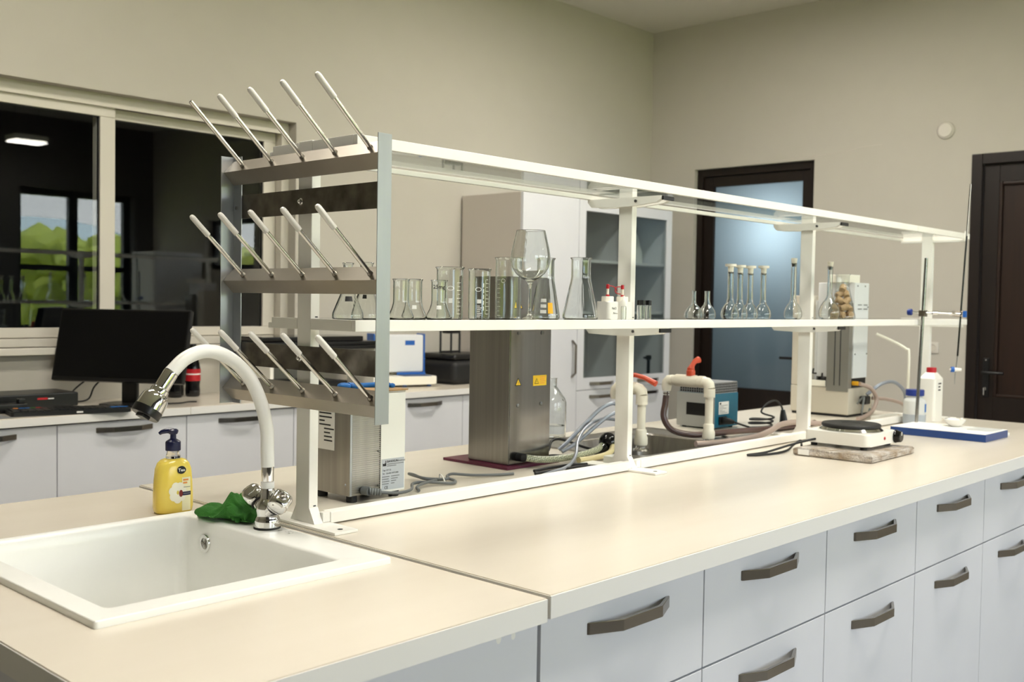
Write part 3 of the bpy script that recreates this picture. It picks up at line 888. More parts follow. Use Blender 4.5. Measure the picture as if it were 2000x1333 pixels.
# ------------------------------------------------------------------ white bench shelf unit
SF, SB = 1.550, 1.836
sh = thing('bench_shelf', 'white steel shelf unit with two glass shelves running along the island', 'shelf', (2.8, 1.70, 0.9))
PX = [1.233, 2.281, 3.313, 4.366]
END = 4.392
for i, x in enumerate(PX):
    p = obj('post', MB().box(x, x + 0.022, 1.690, 1.735, 0.906, 1.662, 0.0025), 'powder_white', sh)
    # foot plate across the bench, with a bolt hole
    ft = MB(); ft.box(x - 0.016, x + 0.040, 1.585, 1.840, 0.9002, 0.906, 0.0012)
    fp = obj('foot_plate', ft, 'powder_white', sh)
    h_ = MB(); h_.lathe([(0, 0), (0.0055, 0), (0.0055, 0.0006), (0, 0.0006)], (x + 0.012, 1.605, 0.9058), 14); obj('bolt_hole', h_, 'gap_dark', fp)
    g = MB()
    g.extrude([(x + 0.0005, 1.672, 0.906), (x + 0.0005, 1.752, 0.906), (x + 0.0005, 1.7352, 0.936), (x + 0.0005, 1.6898, 0.936)], (0.021, 0, 0))
    obj('gusset', g, 'powder_white', p)
    if i in (1, 2):
        for zt_, nm in ((1.638, 'u'), (1.290, 'm')):
            b_ = MB()
            yb_ = SB - 0.004
            for s_ in ((x - 0.019, x - 0.0003), (x + 0.0223, x + 0.041)):
                pass
            # tapered bracket arm each side of the post, boxed section
            prof = [(yb_, zt_ - 0.009), (yb_ - 0.012, zt_ - 0.022), (1.735, zt_ - 0.025), (1.690, zt_ - 0.025), (1.604, zt_ - 0.018), (1.588, zt_ - 0.010), (1.588, zt_ - 0.001), (yb_, zt_ - 0.001)]
            b_.extrude([(x - 0.0145, q[0], q[1]) for q in prof], (0.014, 0, 0))
            br = obj('bracket', b_, 'powder_white', sh)
            c_ = MB(); c_.extrude([(x + 0.0225, q[0], q[1]) for q in prof], (0.014, 0, 0)); obj('cheek', c_, 'powder_white', br)
            obj('bolt', MB().lathe([(0, 0), (0.004, 0), (0.004, 0.003), (0, 0.004)], n=10, M=Matrix.Translation((x - 0.0146, 1.668, zt_ - 0.012)) @ Matrix.Rotation(R(-90), 4, 'Y')), 'screw', br)
            obj('end_cap', MB().box(x - 0.014, x + 0.036, 1.5795, 1.5855, zt_ - 0.013, zt_ - 0.002, 0.001, M=None), 'black_plastic', br)
    elif i == 3:
        for zt_ in (1.638, 1.290):
            obj('bracket', MB().box(x + 0.001, x + 0.021, SF + 0.012, 1.6898, zt_ - 0.011, zt_ - 0.001, 0.001).box(x + 0.001, x + 0.021, 1.7352, SB - 0.012, zt_ - 0.011, zt_ - 0.001, 0.001), 'powder_white', sh)
# base rails between the posts
for i in range(3):
    obj('base_rail', MB().box(PX[i] + 0.0405, PX[i + 1] - 0.0165, 1.672, 1.700, 0.903, 0.926, 0.002).box(PX[i] + 0.0225, PX[i] + 0.0404, 1.674, 1.6895, 0.9065, 0.926, 0.001).box(PX[i + 1] - 0.0164, PX[i + 1] - 0.0003, 1.674, 1.6895, 0.9065, 0.926, 0.001), 'powder_white', sh)
# shelf frames: front rail, back rail, end rails, glass
for zt_, dz in ((1.660, 0.022), (1.312, 0.022)):
    fr_ = obj('front_rail', MB().box(PX[0], END, SF, SF + 0.012, zt_ - dz, zt_, 0.0015), 'powder_white', sh)
    obj('back_rail', MB().box(PX[0], END, SB - 0.012, SB, zt_ - dz, zt_ - 0.0105, 0.0015), 'powder_white', sh)
    # the end rails are broken by the posts
    for xe in (PX[0], END - 0.012):
        if xe == PX[0]:
            obj('end_rail', MB().box(xe, xe + 0.012, SF + 0.0122, 1.6895, zt_ - dz, zt_, 0.001).box(xe, xe + 0.012, 1.7355, SB - 0.0122, zt_ - dz, zt_, 0.001), 'powder_white', sh)
        else:
            obj('end_rail', MB().box(xe + 0.0065, xe + 0.012, SF + 0.0122, SB - 0.0122, zt_ - dz, zt_, 0.001), 'powder_white', sh)
    for i in range(3):
        xa_, xb_ = PX[i] + (0.024 if i else 0.0245), PX[i + 1] - 0.002
        obj('glass_shelf', MB().box(xa_, xb_, SF + 0.013, SB - 0.013, zt_ - 0.0075, zt_ - 0.0012, 0.0008), 'shelf_glass', sh)
    for xj in (3.86,):
        obj('rail_joint', MB().box(xj, xj + 0.0012, SF - 0.0003, SF + 0.001, zt_ - dz + 0.001, zt_ - 0.001), 'laminate_side', fr_)
# joint cover at the far end of the top rail
obj('end_tab', MB().box(END - 0.06, END - 0.055, SF - 0.004, SF - 0.0003, 1.634, 1.668), 'powder_white', sh)
# small fixing slots on the posts
for x in PX[:3]:
    for zz in (1.314, 1.296, 0.938, 0.918):
        obj('slot', MB().box(x + 0.0105, x + 0.0165, 1.6893, 1.6903, zz, zz + 0.0022), 'gap_dark', sh)
for x in PX[1:3]:
    for zz in (1.655,):
        pass

# ------------------------------------------------------------------ peg drying rack on the end of the shelf
rk = thing('drying_rack', 'aluminium drying rack with three rows of angled glassware pegs above the sink', 'rack', (1.21, 1.70, 1.127))
XB = 1.2245
for ye, s_ in ((1.954, -1), (1.441, 1)):
    m_ = MB()
    ya_, yb_ = sorted((ye, ye + s_ * 0.002))
    m_.box(1.193, XB, ya_, yb_, 1.127, 1.647, 0.0004)
    ya_, yb_ = sorted((ye + s_ * 0.0021, ye + s_ * 0.032))
    m_.box(XB - 0.002, XB, ya_, yb_, 1.127, 1.647, 0.0004)
    up = obj('upright', m_, 'aluminium', rk)
    for zz in (1.540, 1.235):
        obj('screw', MB().lathe([(0, 0), (0.0045, 0), (0.004, 0.0022), (0.002, 0.003), (0, 0.003)], n=12, M=Matrix.Translation((XB - 0.002, ye + s_ * 0.014, zz)) @ Matrix.Rotation(R(-90), 4, 'Y')), 'screw', up)
ys = [1.897 - 0.1035 * k for k in range(5)]
for ri, zr in enumerate((1.613, 1.386, 1.160)):
    m_ = MB()
    th = 0.002
    prof = [(1.198, zr), (1.2222, zr + 0.0252), (1.2222 - 0.0002, zr + 0.0252 - th * 1.6), (1.198 + th * 1.5, zr), (1.2222 - 0.0002, zr - 0.0252 + th * 1.6), (1.2222, zr - 0.0252)]
    m_.extrude([(p[0], 1.4435, p[1]) for p in prof], (0, 0.508, 0))
    tr_ = obj('tray', m_, 'alu_tray', rk)
    obj('rivet', MB().lathe([(0, 0), (0.0035, 0), (0.003, 0.002), (0, 0.0025)], n=10, M=Matrix.Translation((1.2025, 1.4445, zr)) @ Matrix.Rotation(R(-90), 4, 'X')), 'screw', tr_)
    obj('rivet', MB().lathe([(0, 0), (0.0035, 0), (0.003, 0.002), (0, 0.0025)], n=10, M=Matrix.Translation((1.2025, 1.9495, zr)) @ Matrix.Rotation(R(90), 4, 'X')), 'screw', tr_)
    dv = Vector((-1, 0, 0.95)).normalized()
    for k, yy in enumerate(ys):
        yy = yy - 0.004 * ri
        b0 = Vector((1.2095, yy, zr + 0.0118))
        ln = 0.166
        if ri == 0 and k == 0:      # this peg has lost its sleeve and shows its open end
            m_ = MB()
            m_.tube([b0, b0 + dv * ln], 0.0043, 12)
            pg = obj('peg', m_, 'peg_steel', rk)
            obj('open_end', MB().tube([b0 + dv * (ln + 0.0001), b0 + dv * (ln + 0.0004)], 0.0033, 12), 'gap_dark', pg)
        else:
            pg = obj('peg', MB().tube([b0, b0 + dv * (ln - 0.03)], 0.0043, 12), 'peg_steel', rk)
            rr = [0.0057, 0.0057, 0.0057, 0.0050, 0.0032, 0.0008]
            pts = [b0 + dv * q for q in (ln - 0.053, ln - 0.03, ln - 0.006, ln - 0.002, ln + 0.0004, ln + 0.001)]
            obj('sleeve', MB().tube(pts, rr, 12), 'peg_cap', pg)
        obj('weld', MB().tube([b0 - dv * 0.0005, b0 + dv * 0.005], [0.0062, 0.0046], 10), 'alu_tray', pg)
for z0_, z1_ in ((1.517, 1.566), (1.209, 1.2575)):
    pl = obj('back_plate', MB().box(1.2246, 1.2272, 1.470, 1.926, z0_, z1_, 0.0004), 'steel_dark' if z0_ > 1.4 else 'steel_polished', rk)
    zc = (z0_ + z1_) / 2
    m_ = MB(); m_.lathe([(0, 0), (0.007, 0), (0.007, 0.0015), (0.0048, 0.0015), (0.0045, 0.006), (0.002, 0.0085), (0, 0.0088)], n=12, M=Matrix.Translation((1.2246, 1.7125, zc)) @ Matrix.Rotation(R(-90), 4, 'Y'))
    obj('bolt', m_, 'chrome', pl)
    obj('spacer', MB().cyl((1.2272, 1.7125, zc), (1.2331, 1.7125, zc), 0.006), 'screw', pl)

# ------------------------------------------------------------------ tap with flexible white spout
FX, FY = 1.148, 1.707
fc = thing('mixer_tap', 'chrome two-knob mixer tap with a bent white hose spout and spray head', 'tap', (FX, FY, 0.9066))
obj('base', MB().lathe([(0, 0), (0.026, 0), (0.026, 0.002), (0.0245, 0.004), (0, 0.004)], (FX, FY, 0.9066)), 'black_rubber', fc)
m_ = MB(); m_.lathe([(0, 0.003), (0.0245, 0.003), (0.025, 0.014), (0.0235, 0.020), (0.0205, 0.026), (0.0225, 0.036), (0.021, 0.048), (0.0155, 0.056), (0.0135, 0.060), (0.0135, 0.074), (0.0125, 0.076), (0.0125, 0.078), (0, 0.078)], (FX, FY, 0.9066))
for s_ in (-1, 1):
    m_.tube([(FX, FY + s_ * 0.006, 0.938), (FX, FY + s_ * 0.026, 0.952)], [0.0165, 0.0150], 18)
obj('body', m_, 'chrome', fc, ang=50)
for s_ in (-1, 1):
    ax = Vector((-0.10, s_ * 0.80, 0.60)).normalized()
    c0 = Vector((FX, FY + s_ * 0.026, 0.951))
    zq = ax.to_track_quat('Z', 'Y').to_matrix().to_4x4()
    MM = Matrix.Translation(c0) @ zq
    obj('seal', MB().tube([c0, c0 + ax * 0.004], 0.0165, 18), 'black_rubber', fc)
    m_ = MB()
    bm = m_.bm
    rows = []
    for (r_, z_, am) in ((0.0165, 0.004, 0.02), (0.0205, 0.010, 0.06), (0.0222, 0.022, 0.10), (0.0205, 0.032, 0.10), (0.0165, 0.038, 0.06), (0.011, 0.0405, 0.0)):
        rows.append([bm.verts.new(MM @ Vector(((r_ * (1 + am * math.cos(4 * a))) * math.cos(a), (r_ * (1 + am * math.cos(4 * a))) * math.sin(a), z_))) for a in [2 * PI * i / 32 for i in range(32)]])
    for A, B in zip(rows[:-1], rows[1:]):
        for i in range(32):
            bm.faces.new((A[i], A[(i + 1) % 32], B[(i + 1) % 32], B[i]))
    bm.faces.new(rows[-1]); bm.faces.new(rows[0][::-1])
    kn = obj('knob', m_, 'chrome', fc, ang=60)
    obj('button', MB().lathe([(0, 0.045), (0.004, 0.0448), (0.0075, 0.043), (0.0085, 0.040), (0.0095, 0.0405), (0.0105, 0.0408), (0.0105, 0.0395), (0, 0.0395)], n=20, M=MM), 'steel_handle', kn)
obj('collar', MB().lathe([(0, 0), (0.0130, 0), (0.0130, 0.012), (0, 0.012)], (FX, FY, 0.985)), 'hose_white', fc)
obj('sleeve', MB().lathe([(0, 0), (0.0110, 0), (0.0118, 0.002), (0.0118, 0.028), (0.0108, 0.031), (0, 0.031)], (FX, FY, 0.9972)), 'chrome', fc)
hp = [(FX, FY, 1.026), (FX - 0.001, FY, 1.060), (1.145, FY, 1.100), (1.132, FY, 1.150), (1.104, FY, 1.202), (1.062, FY, 1.238), (1.017, FY, 1.252), (0.975, FY, 1.241), (0.944, FY, 1.215)]
obj('hose', MB().tube(crv(hp, 8), 0.0128, 18), 'hose_white', fc)
hd = Vector((-0.56, 0, -0.83)).normalized()
p0 = Vector((0.944, FY, 1.215))
zq = hd.to_track_quat('Z', 'Y').to_matrix().to_4x4()
MM = Matrix.Translation(p0) @ zq
obj('neck', MB().lathe([(0, -0.001), (0.0132, -0.001), (0.0138, 0.002), (0.0138, 0.032), (0.0126, 0.034), (0, 0.034)], n=24, M=MM), 'chrome', fc)
sp = obj('spray_head', MB().lathe([(0, 0.034), (0.0150, 0.034), (0.0160, 0.036), (0.0160, 0.043), (0.0200, 0.0455), (0.0238, 0.052), (0.0252, 0.066), (0.0258, 0.074), (0, 0.074)], n=30, M=MM), 'chrome', fc)
obj('ring', MB().lathe([(0, 0.0742), (0.0258, 0.0742), (0.0258, 0.086), (0.0245, 0.0885), (0.0, 0.0885)], n=30, M=MM), 'black_plastic', sp)
obj('nozzle_tab', MB().box(-0.012, 0.012, -0.006, 0.010, 0.0885, 0.0935, 0.001, M=MM), 'black_plastic', sp)
# drops of water by the tap
rnd = random.Random(3)
m_ = MB()
for i in range(26):
    r_ = rnd.uniform(0.0012, 0.0034)
    m_.ball((FX + rnd.uniform(0.0, 0.018), FY - rnd.uniform(0.03, 0.075), 0.9067), r_, (1, 1, 0.25), 8)
one('water_drops', m_, 'water', 'small clear water drops on the sink ledge beside the tap', 'water', kind='stuff')

# ------------------------------------------------------------------ soap bottle
SBX, SBY = 1.119, 2.012
sb = thing('soap_bottle', 'yellow hand soap bottle with a navy pump beside the sink', 'bottle', (SBX, SBY, 0.8962), R(-12), local=True)
def squircle(a, b, k=32, p=3.2):
    return [(a * math.copysign(abs(math.cos(t)) ** (2 / p), math.cos(t)), b * math.copysign(abs(math.sin(t)) ** (2 / p), math.sin(t))) for t in [2 * PI * i / k for i in range(k)]]
def oval_loft(rows, k=32):
    m_ = MB(); bm = m_.bm
    R_ = [[bm.verts.new((x, y, z)) for x, y in squircle(a, b, k, p)] for a, b, z, p in rows]
    for A, B in zip(R_[:-1], R_[1:]):
        for i in range(k):
            bm.faces.new((A[i], A[(i + 1) % k], B[(i + 1) % k], B[i]))
    bm.faces.new(R_[0][::-1]); bm.faces.new(R_[-1])
    return m_
obj('body', oval_loft([(0.034, 0.020, 0.0, 3), (0.0385, 0.0245, 0.004, 3.0), (0.0402, 0.0262, 0.014, 3), (0.0398, 0.0265, 0.040, 3), (0.0385, 0.0258, 0.070, 3), (0.0365, 0.0246, 0.092, 2.8), (0.0325, 0.0225, 0.104, 2.6), (0.0255, 0.0190, 0.1115, 2.3), (0.0165, 0.0150, 0.1145, 2)]), 'soap_yellow', sb, ang=60)
obj('neck', MB().lathe([(0, 0.1146), (0.0152, 0.1146), (0.0150, 0.1185), (0.0125, 0.1265), (0.0122, 0.131), (0, 0.131)]), 'glass_amber', sb)
obj('cap', MB().lathe([(0, 0.131), (0.0155, 0.131), (0.0158, 0.133), (0.0158, 0.148), (0.0150, 0.150), (0.0085, 0.1545), (0.0062, 0.156), (0.0060, 0.166), (0, 0.166)]), 'navy', sb)
m_ = MB(); m_.lathe([(0, 0.1655), (0.0085, 0.1655), (0.0105, 0.170), (0.0105, 0.1735), (0.007, 0.176), (0, 0.177)])
m_.tube([(0.000, 0, 0.1722), (-0.012, 0.006, 0.1722), (-0.021, 0.010, 0.1695), (-0.025, 0.0125, 0.166)], [0.0062, 0.0058, 0.0046, 0.0036], 10)
obj('pump', m_, 'navy', sb)
# label on the front (local -Y side)
def on_soap(u, z, off=0.0006):
    # depth of the bottle front at (u, z)
    a = 0.0392 if z < 0.06 else 0.0392 - (z - 0.06) * 0.085
    b = 0.0262 if z < 0.06 else 0.0262 - (z - 0.06) * 0.05
    return -b * (max(0.0, 1 - abs(u / a) ** 3.0)) ** (1 / 3.0) - off
def soap_patch(pts, mat, nm, off=0.0006, par=None):
    m_ = MB(); bm = m_.bm
    c = (sum(p[0] for p in pts) / len(pts), sum(p[1] for p in pts) / len(pts))
    N = 4
    rings = [[bm.verts.new((c[0] + (p[0] - c[0]) * k / N, on_soap(c[0] + (p[0] - c[0]) * k / N, c[1] + (p[1] - c[1]) * k / N, off), c[1] + (p[1] - c[1]) * k / N)) for p in pts] for k in range(1, N + 1)]
    cv = bm.verts.new((c[0], on_soap(c[0], c[1], off), c[1]))
    n_ = len(pts)
    for i in range(n_):
        bm.faces.new((cv, rings[0][i], rings[0][(i + 1) % n_]))
        for A, B in zip(rings[:-1], rings[1:]):
            bm.faces.new((A[i], B[i], B[(i + 1) % n_], A[(i + 1) % n_]))
    return obj(nm, m_, mat, par or sb, ang=80)
def rect(u0, u1, z0_, z1_, n_=6):
    return [(u0 + (u1 - u0) * i / n_, z0_) for i in range(n_)] + [(u1, z0_ + (z1_ - z0_) * i / n_) for i in range(n_)] + [(u1 - (u1 - u0) * i / n_, z1_) for i in range(n_)] + [(u0, z1_ - (z1_ - z0_) * i / n_) for i in range(n_)]
soap_patch(rect(0.011, 0.030, 0.006, 0.076), 'soap_label', 'label')
soap_patch(rect(0.0115, 0.0305, 0.038, 0.046), 'navy', 'label_band', 0.0010)
soap_patch([(0.010 + 0.0095 * math.cos(a) * (1 + 0.05 * math.cos(3 * a)), 0.092 + 0.0082 * math.sin(a)) for a in [2 * PI * i / 24 for i in range(24)]], 'ink', 'badge', 0.0012)
for i, (u0, u1, zz) in enumerate(((0.013, 0.025, 0.069), (0.013, 0.022, 0.063), (0.014, 0.029, 0.055))):
    soap_patch(rect(u0, u1, zz, zz + (0.0035 if i < 2 else 0.0012), 2), 'print_orange' if i < 2 else 'ink_grey', 'label_line', 0.0011)
m_t = Matrix.Translation((0.0100, on_soap(0.010, 0.092, 0.0022), 0.0892)) @ Matrix.Rotation(R(3), 4, 'Z') @ Matrix.Rotation(R(90), 4, 'X')
text('badge_text', 'Teo', 0.0088, m_t, 'print_white', sb, align='CENTER', bold=0.0002)
soap_patch(rect(0.0135, 0.0285, 0.0412, 0.0430, 3), 'ink_grey', 'band_print', 0.0013)
for k in range(7):
    a0 = 2 * PI * k / 7 + 0.2
    cx_, cz_ = 0.002 + 0.0105 * math.cos(a0), 0.045 + 0.0135 * math.sin(a0)
    soap_patch([(cx_ + 0.0085 * math.cos(a), cz_ + 0.0095 * math.sin(a)) for a in [2 * PI * i / 14 for i in range(14)]], 'petal', 'petal', 0.0007 + 0.00004 * k)
soap_patch([(0.0085 + 0.004 * math.cos(a), 0.043 + 0.0075 * math.sin(a)) for a in [2 * PI * i / 14 for i in range(14)]], 'flower_core', 'flower_centre', 0.0013)

# ------------------------------------------------------------------ green cloth, folded and crumpled
m_ = MB(); bm = m_.bm
NU, NV = 64, 36
gv = []
for i in range(NU + 1):
    row = []
    for j in range(NV + 1):
        u, v = i / NU, j / NV
        # axis from the folded end (left, +Y) to the tap (right, -Y)
        cx_ = 1.112 + 0.034 * u + 0.012 * math.sin(2.2 * u)
        cy_ = 1.890 - 0.128 * u
        wv = 0.030 + 0.006 * math.sin(3.0 * u + 0.5)
        a = PI * 2 * v
        hgt = 0.020 + 0.036 * math.exp(-((u - 0.60) / 0.15) ** 2) + 0.006 * math.sin(9 * u)
        ff = 1.0 - max(0.0, (0.10 - u) / 0.10) ** 2 * 0.5
        ca, sa = math.cos(a), math.sin(a)
        wr = 1 + 0.10 * math.sin(5 * a + 7 * u) * (0.4 + u) + 0.07 * math.sin(11 * a - 13 * u) * u
        ox = wv * ca * wr * ff
        oz = max(0.0, hgt * (0.5 + 0.5 * sa)) * wr * ff
        cr_ = 0.0035 * math.sin(23 * u + 4 * a) * (0.2 + u)
        row.append(bm.verts.new((cx_ + ox * 0.90 + cr_, cy_ + ox * 0.45 + 0.004 * math.sin(3 * a + 5 * u), 0.9082 + max(0, oz + (0.6 * cr_ if sa > 0 else 0)))))
    gv.append(row)
for i in range(NU):
    for j in range(NV):
        bm.faces.new((gv[i][j], gv[i + 1][j], gv[i + 1][(j + 1)], gv[i][(j + 1)]))
bm.faces.new([gv[0][j] for j in range(NV)][::-1]); bm.faces.new([gv[NU][j] for j in range(NV)])
bmesh.ops.remove_doubles(bm, verts=bm.verts, dist=0.00005)
cl = thing('cleaning_cloth', 'crumpled green cleaning cloth lying between the soap bottle and the tap', 'cloth', (1.13, 1.83, 0.9076))
obj('cloth', m_, 'green_cloth', cl, ang=80)
for q in range(4):
    pts = [(1.140 + 0.004 * q, 1.822 - 0.010 * q, 0.945 - 0.006 * q), (1.126 + 0.003 * q, 1.812 - 0.008 * q, 0.934 - 0.005 * q), (1.118 + 0.002 * q, 1.803 - 0.010 * q, 0.920 - 0.003 * q)]
    obj('fold', MB().tube(crv(pts, 5), [0.002] + [0.0055] * 9 + [0.002], 8), 'green_cloth', cl, ang=80)

# ------------------------------------------------------------------ ultrasonic bath
ub = thing('ultrasonic_bath', 'stainless ultrasonic bath with perforated side and white end panel', 'lab device', (1.514, 1.89, 0.9))
x0, xm, x1, y0, y1, z0, z1 = 1.434, 1.520, 1.592, 1.816, 1.956, 0.915, 1.140
obj('housing', MB().box(x0, x1, y0 + 0.002, y1, z0, z1, 0.002), 'steel_brushed', ub)
# corrugated sheet: fine horizontal ribs, joined
m_ = MB()
k = 46
for i in range(k):
    zz = z0 + 0.004 + i * (z1 - z0 - 0.012) / k
    m_.box(x0 + 0.006, xm - 0.001, y0 - 0.0004, y0 + 0.002, zz, zz + 0.0028)
rb = obj('ribbed_sheet', m_, 'steel_brushed', ub)
rb['kind'] = 'stuff'
obj('corner_strip', MB().box(x0 - 0.0004, x0 + 0.005, y0 - 0.0006, y0 + 0.0015, z0 + 0.001, z1 - 0.001), 'aluminium', ub)
wp = obj('end_panel', MB().box(xm + 0.0005, x1 + 0.0005, y0 - 0.001, y0 + 0.002, z0 - 0.001, z1, 0.0006), 'panel_white', ub)
obj('seam', MB().box(xm - 0.0012, xm + 0.0004, y0 - 0.0004, y0 + 0.002, z0, z1), 'black_plastic', ub)
for zz in (1.010, 0.932):
    obj('screw', MB().lathe([(0, 0), (0.0028, 0), (0.0022, 0.0016), (0, 0.002)], n=10, M=Matrix.Translation((xm - 0.006, y0 - 0.0004, zz)) @ Matrix.Rotation(R(90), 4, 'X')), 'screw', ub)
obj('screw', MB().lathe([(0, 0), (0.003, 0), (0.0024, 0.0016), (0, 0.002)], n=10, M=Matrix.Translation((x0, y0 + 0.016, 0.940)) @ Matrix.Rotation(R(-90), 4, 'Y')), 'aluminium', ub)
obj('tank_rim', MB().box(x0 - 0.001, x1 + 0.001, y0 - 0.001, y1 + 0.001, z1 + 0.0002, z1 + 0.004, 0.0012), 'steel_brushed', ub)
lid = obj('lid', MB().box(x0 + 0.004, x1 + 0.008, y0 - 0.002, y1 - 0.004, z1 + 0.0042, z1 + 0.0075, 0.001), 'rattan', ub)
for fx, fy in ((x0 + 0.018, y0 + 0.016), (x1 - 0.018, y0 + 0.016), (x0 + 0.018, y1 - 0.018), (x1 - 0.018, y1 - 0.018)):
    obj('foot', MB().lathe([(0, 0), (0.0115, 0), (0.012, 0.002), (0.012, 0.0148), (0, 0.0148)], (fx, fy, 0.9002)), 'black_rubber', ub)
lb = obj('type_plate', MB().box(xm + 0.003, x1 - 0.002, y0 - 0.0016, y0 - 0.0011, z0 + 0.004, z0 + 0.075), 'label_silver', ub)
yl = y0 - 0.0018
text('print', 'BANDELIN', 0.0068, face_ny(xm + 0.0185, yl, z0 + 0.0665), 'ink', lb, bold=0.00015)
text('print', 'electronic', 0.0058, face_ny(xm + 0.0500, yl, z0 + 0.0665), 'ink', lb)
for i in range(2):
    obj('print_line', MB().box(xm + 0.0185, xm + 0.068 - 0.022 * i, yl - 0.0001, yl + 0.0001, z0 + 0.0618 - 0.0042 * i, z0 + 0.0634 - 0.0042 * i), 'ink_grey', lb)
text('print', 'Typ  DT 52', 0.0052, face_ny(xm + 0.0060, yl, z0 + 0.0475), 'ink', lb)
text('print', 'Nr.  326.00114773.002', 0.0050, face_ny(xm + 0.0060, yl, z0 + 0.0400), 'ink', lb)
for i in range(4):
    for a_, b_ in ((0.0045, 0.0260 - 0.002 * (i % 2)), (0.0310, 0.0560 - 0.005 * i)):
        obj('print_line', MB().box(xm + a_, xm + b_, yl - 0.0001, yl + 0.0001, z0 + 0.0335 - 0.0054 * i, z0 + 0.0352 - 0.0054 * i), 'ink_grey', lb)
text('print', 'CE', 0.0090, face_ny(xm + 0.0110, yl, z0 + 0.0065), 'ink', lb, bold=0.0001)
m_ = MB(); m_.extrude([(xm + 0.006, yl, z0 + 0.059), (xm + 0.016, yl, z0 + 0.059), (xm + 0.016, yl, z0 + 0.071), (xm + 0.014, yl, z0 + 0.071), (xm + 0.014, yl, z0 + 0.0645), (xm + 0.011, yl, z0 + 0.0665), (xm + 0.011, yl, z0 + 0.0635), (xm + 0.006, yl, z0 + 0.0655)], (0, -0.0002, 0))
obj('factory_mark', m_, 'ink', lb)
nl = obj('notice', MB().box(x0 - 0.0006, x0 - 0.0001, y0 + 0.056, y0 + 0.116, 1.012, 1.135), 'paper', ub)
for i in range(12):
    w_ = (0.046, 0.040, 0.047, 0.030, 0.044, 0.046, 0.020, 0.042, 0.045, 0.028, 0.036, 0.038)[i]
    zz = 1.128 - 0.0088 * i
    a_ = y0 + 0.112 if i < 8 else y0 + 0.104 - 0.010
    obj('print_line', MB().box(x0 - 0.0009, x0 - 0.0007, a_ - w_ * (1 if i < 8 else 0.8), a_, zz, zz + 0.0032), 'ink', nl)
# grey power cord lying in a tied loop
pc = thing('coiled_power_cable', 'grey power cord tied in a loop on the worktop beside the ultrasonic bath', 'cord', (1.7, 1.88, 0.9))
pl_ = MB(); pl_.tube([(1.470, 1.815, 0.926), (1.474, 1.797, 0.926)], 0.010, 12)
pz = []
for i in range(5):
    pz += [(1.474 + 0.0045 * i, 1.797 - 0.0035 * i, 0.926 - 0.0006 * i), (1.4765 + 0.0045 * i, 1.7952 - 0.0035 * i, 0.926 - 0.0006 * i)]
pl_.tube(pz, [0.0085, 0.0070] * 5, 12)
obj('plug', pl_, 'cable_grey', pc)
cp = [(1.494, 1.781, 0.9235), (1.540, 1.772, 0.918), (1.600, 1.800, 0.915), (1.660, 1.860, 0.914), (1.715, 1.866, 0.910), (1.760, 1.838, 0.9055), (1.790, 1.850, 0.905), (1.800, 1.882, 0.906), (1.760, 1.882, 0.910), (1.712, 1.880, 0.918), (1.735, 1.960, 0.916), (1.752, 1.960, 0.912), (1.738, 1.906, 0.910), (1.752, 1.862, 0.9125), (1.770, 1.856, 0.914), (1.795, 1.885, 0.914), (1.835, 1.905, 0.912), (1.880, 1.880, 0.907), (1.940, 1.850, 0.9052), (1.985, 1.835, 0.9052)]
obj('cable', MB().tube(crv(cp, 8), 0.0036, 10), 'cable_grey', pc, ang=70)
lp = [(1.742, 1.868, 0.912), (1.690, 1.858, 0.9105), (1.652, 1.838, 0.909), (1.640, 1.818, 0.9045)]
obj('loop', MB().tube(crv(lp, 8), 0.0036, 10), 'cable_grey', pc, ang=70)
obj('twist_tie', MB().tube(crv([(1.752, 1.845, 0.903), (1.747, 1.850, 0.921), (1.757, 1.872, 0.923), (1.762, 1.878, 0.903)], 6), 0.0016, 8), 'print_white', pc)
# blue gloves lying on the bath
m_ = MB()
for (cx_, cy_, rx, ry, rz) in ((1.478, 1.896, 0.014, 0.02, 0.008), (1.495, 1.880, 0.011, 0.014, 0.007), (1.575, 1.868, 0.016, 0.012, 0.008), (1.588, 1.858, 0.008, 0.007, 0.006)):
    m_.ball((cx_, cy_, z1 + 0.0072 + rz * 0.8), 1, (rx, ry, rz), 12)
m_.tube(crv([(1.485, 1.89, z1 + 0.016), (1.53, 1.90, z1 + 0.012), (1.575, 1.87, z1 + 0.015)], 6), 0.006, 8)
one('blue_clip', m_, 'print_blue', 'small blue rubber piece lying on top of the ultrasonic bath', 'rubber piece', ang=70)

# ------------------------------------------------------------------ steel water still on a maroon board
one('board', MB().box(2.030, 2.245, 1.900, 2.150, 0.9002, 0.9075, 0.001), 'maroon', 'thin maroon board under the tall steel device', 'board')
ws = thing('water_still', 'tall brushed steel water still with yellow warning stickers', 'lab device', (2.142, 2.0, 0.9077))
x0, x1, y0, y1, z0, z1 = 2.058, 2.226, 1.922, 2.078, 0.9077, 1.421
obj('housing', MB().box(x0, x1, y0 + 0.0015, y1, z0, z1, 0.0025), 'steel_still', ws)
obj('front_sheet', MB().box(x0 + 0.002, x1 - 0.001, y0 - 0.0002, y0 + 0.0012, z0 + 0.002, z1 - 0.002, 0.0004), 'steel_sheet', ws)
for (sx_, sz_) in ((2.092, 1.069), (2.187, 1.069), (2.092, 1.267), (2.187, 1.267)):
    obj('screw', MB().lathe([(0, 0), (0.0058, 0), (0.0052, 0.0022), (0.002, 0.003), (0, 0.003)], n=14, M=Matrix.Translation((sx_, y0 - 0.0002, sz_)) @ Matrix.Rotation(R(90), 4, 'X')), 'screw', ws)
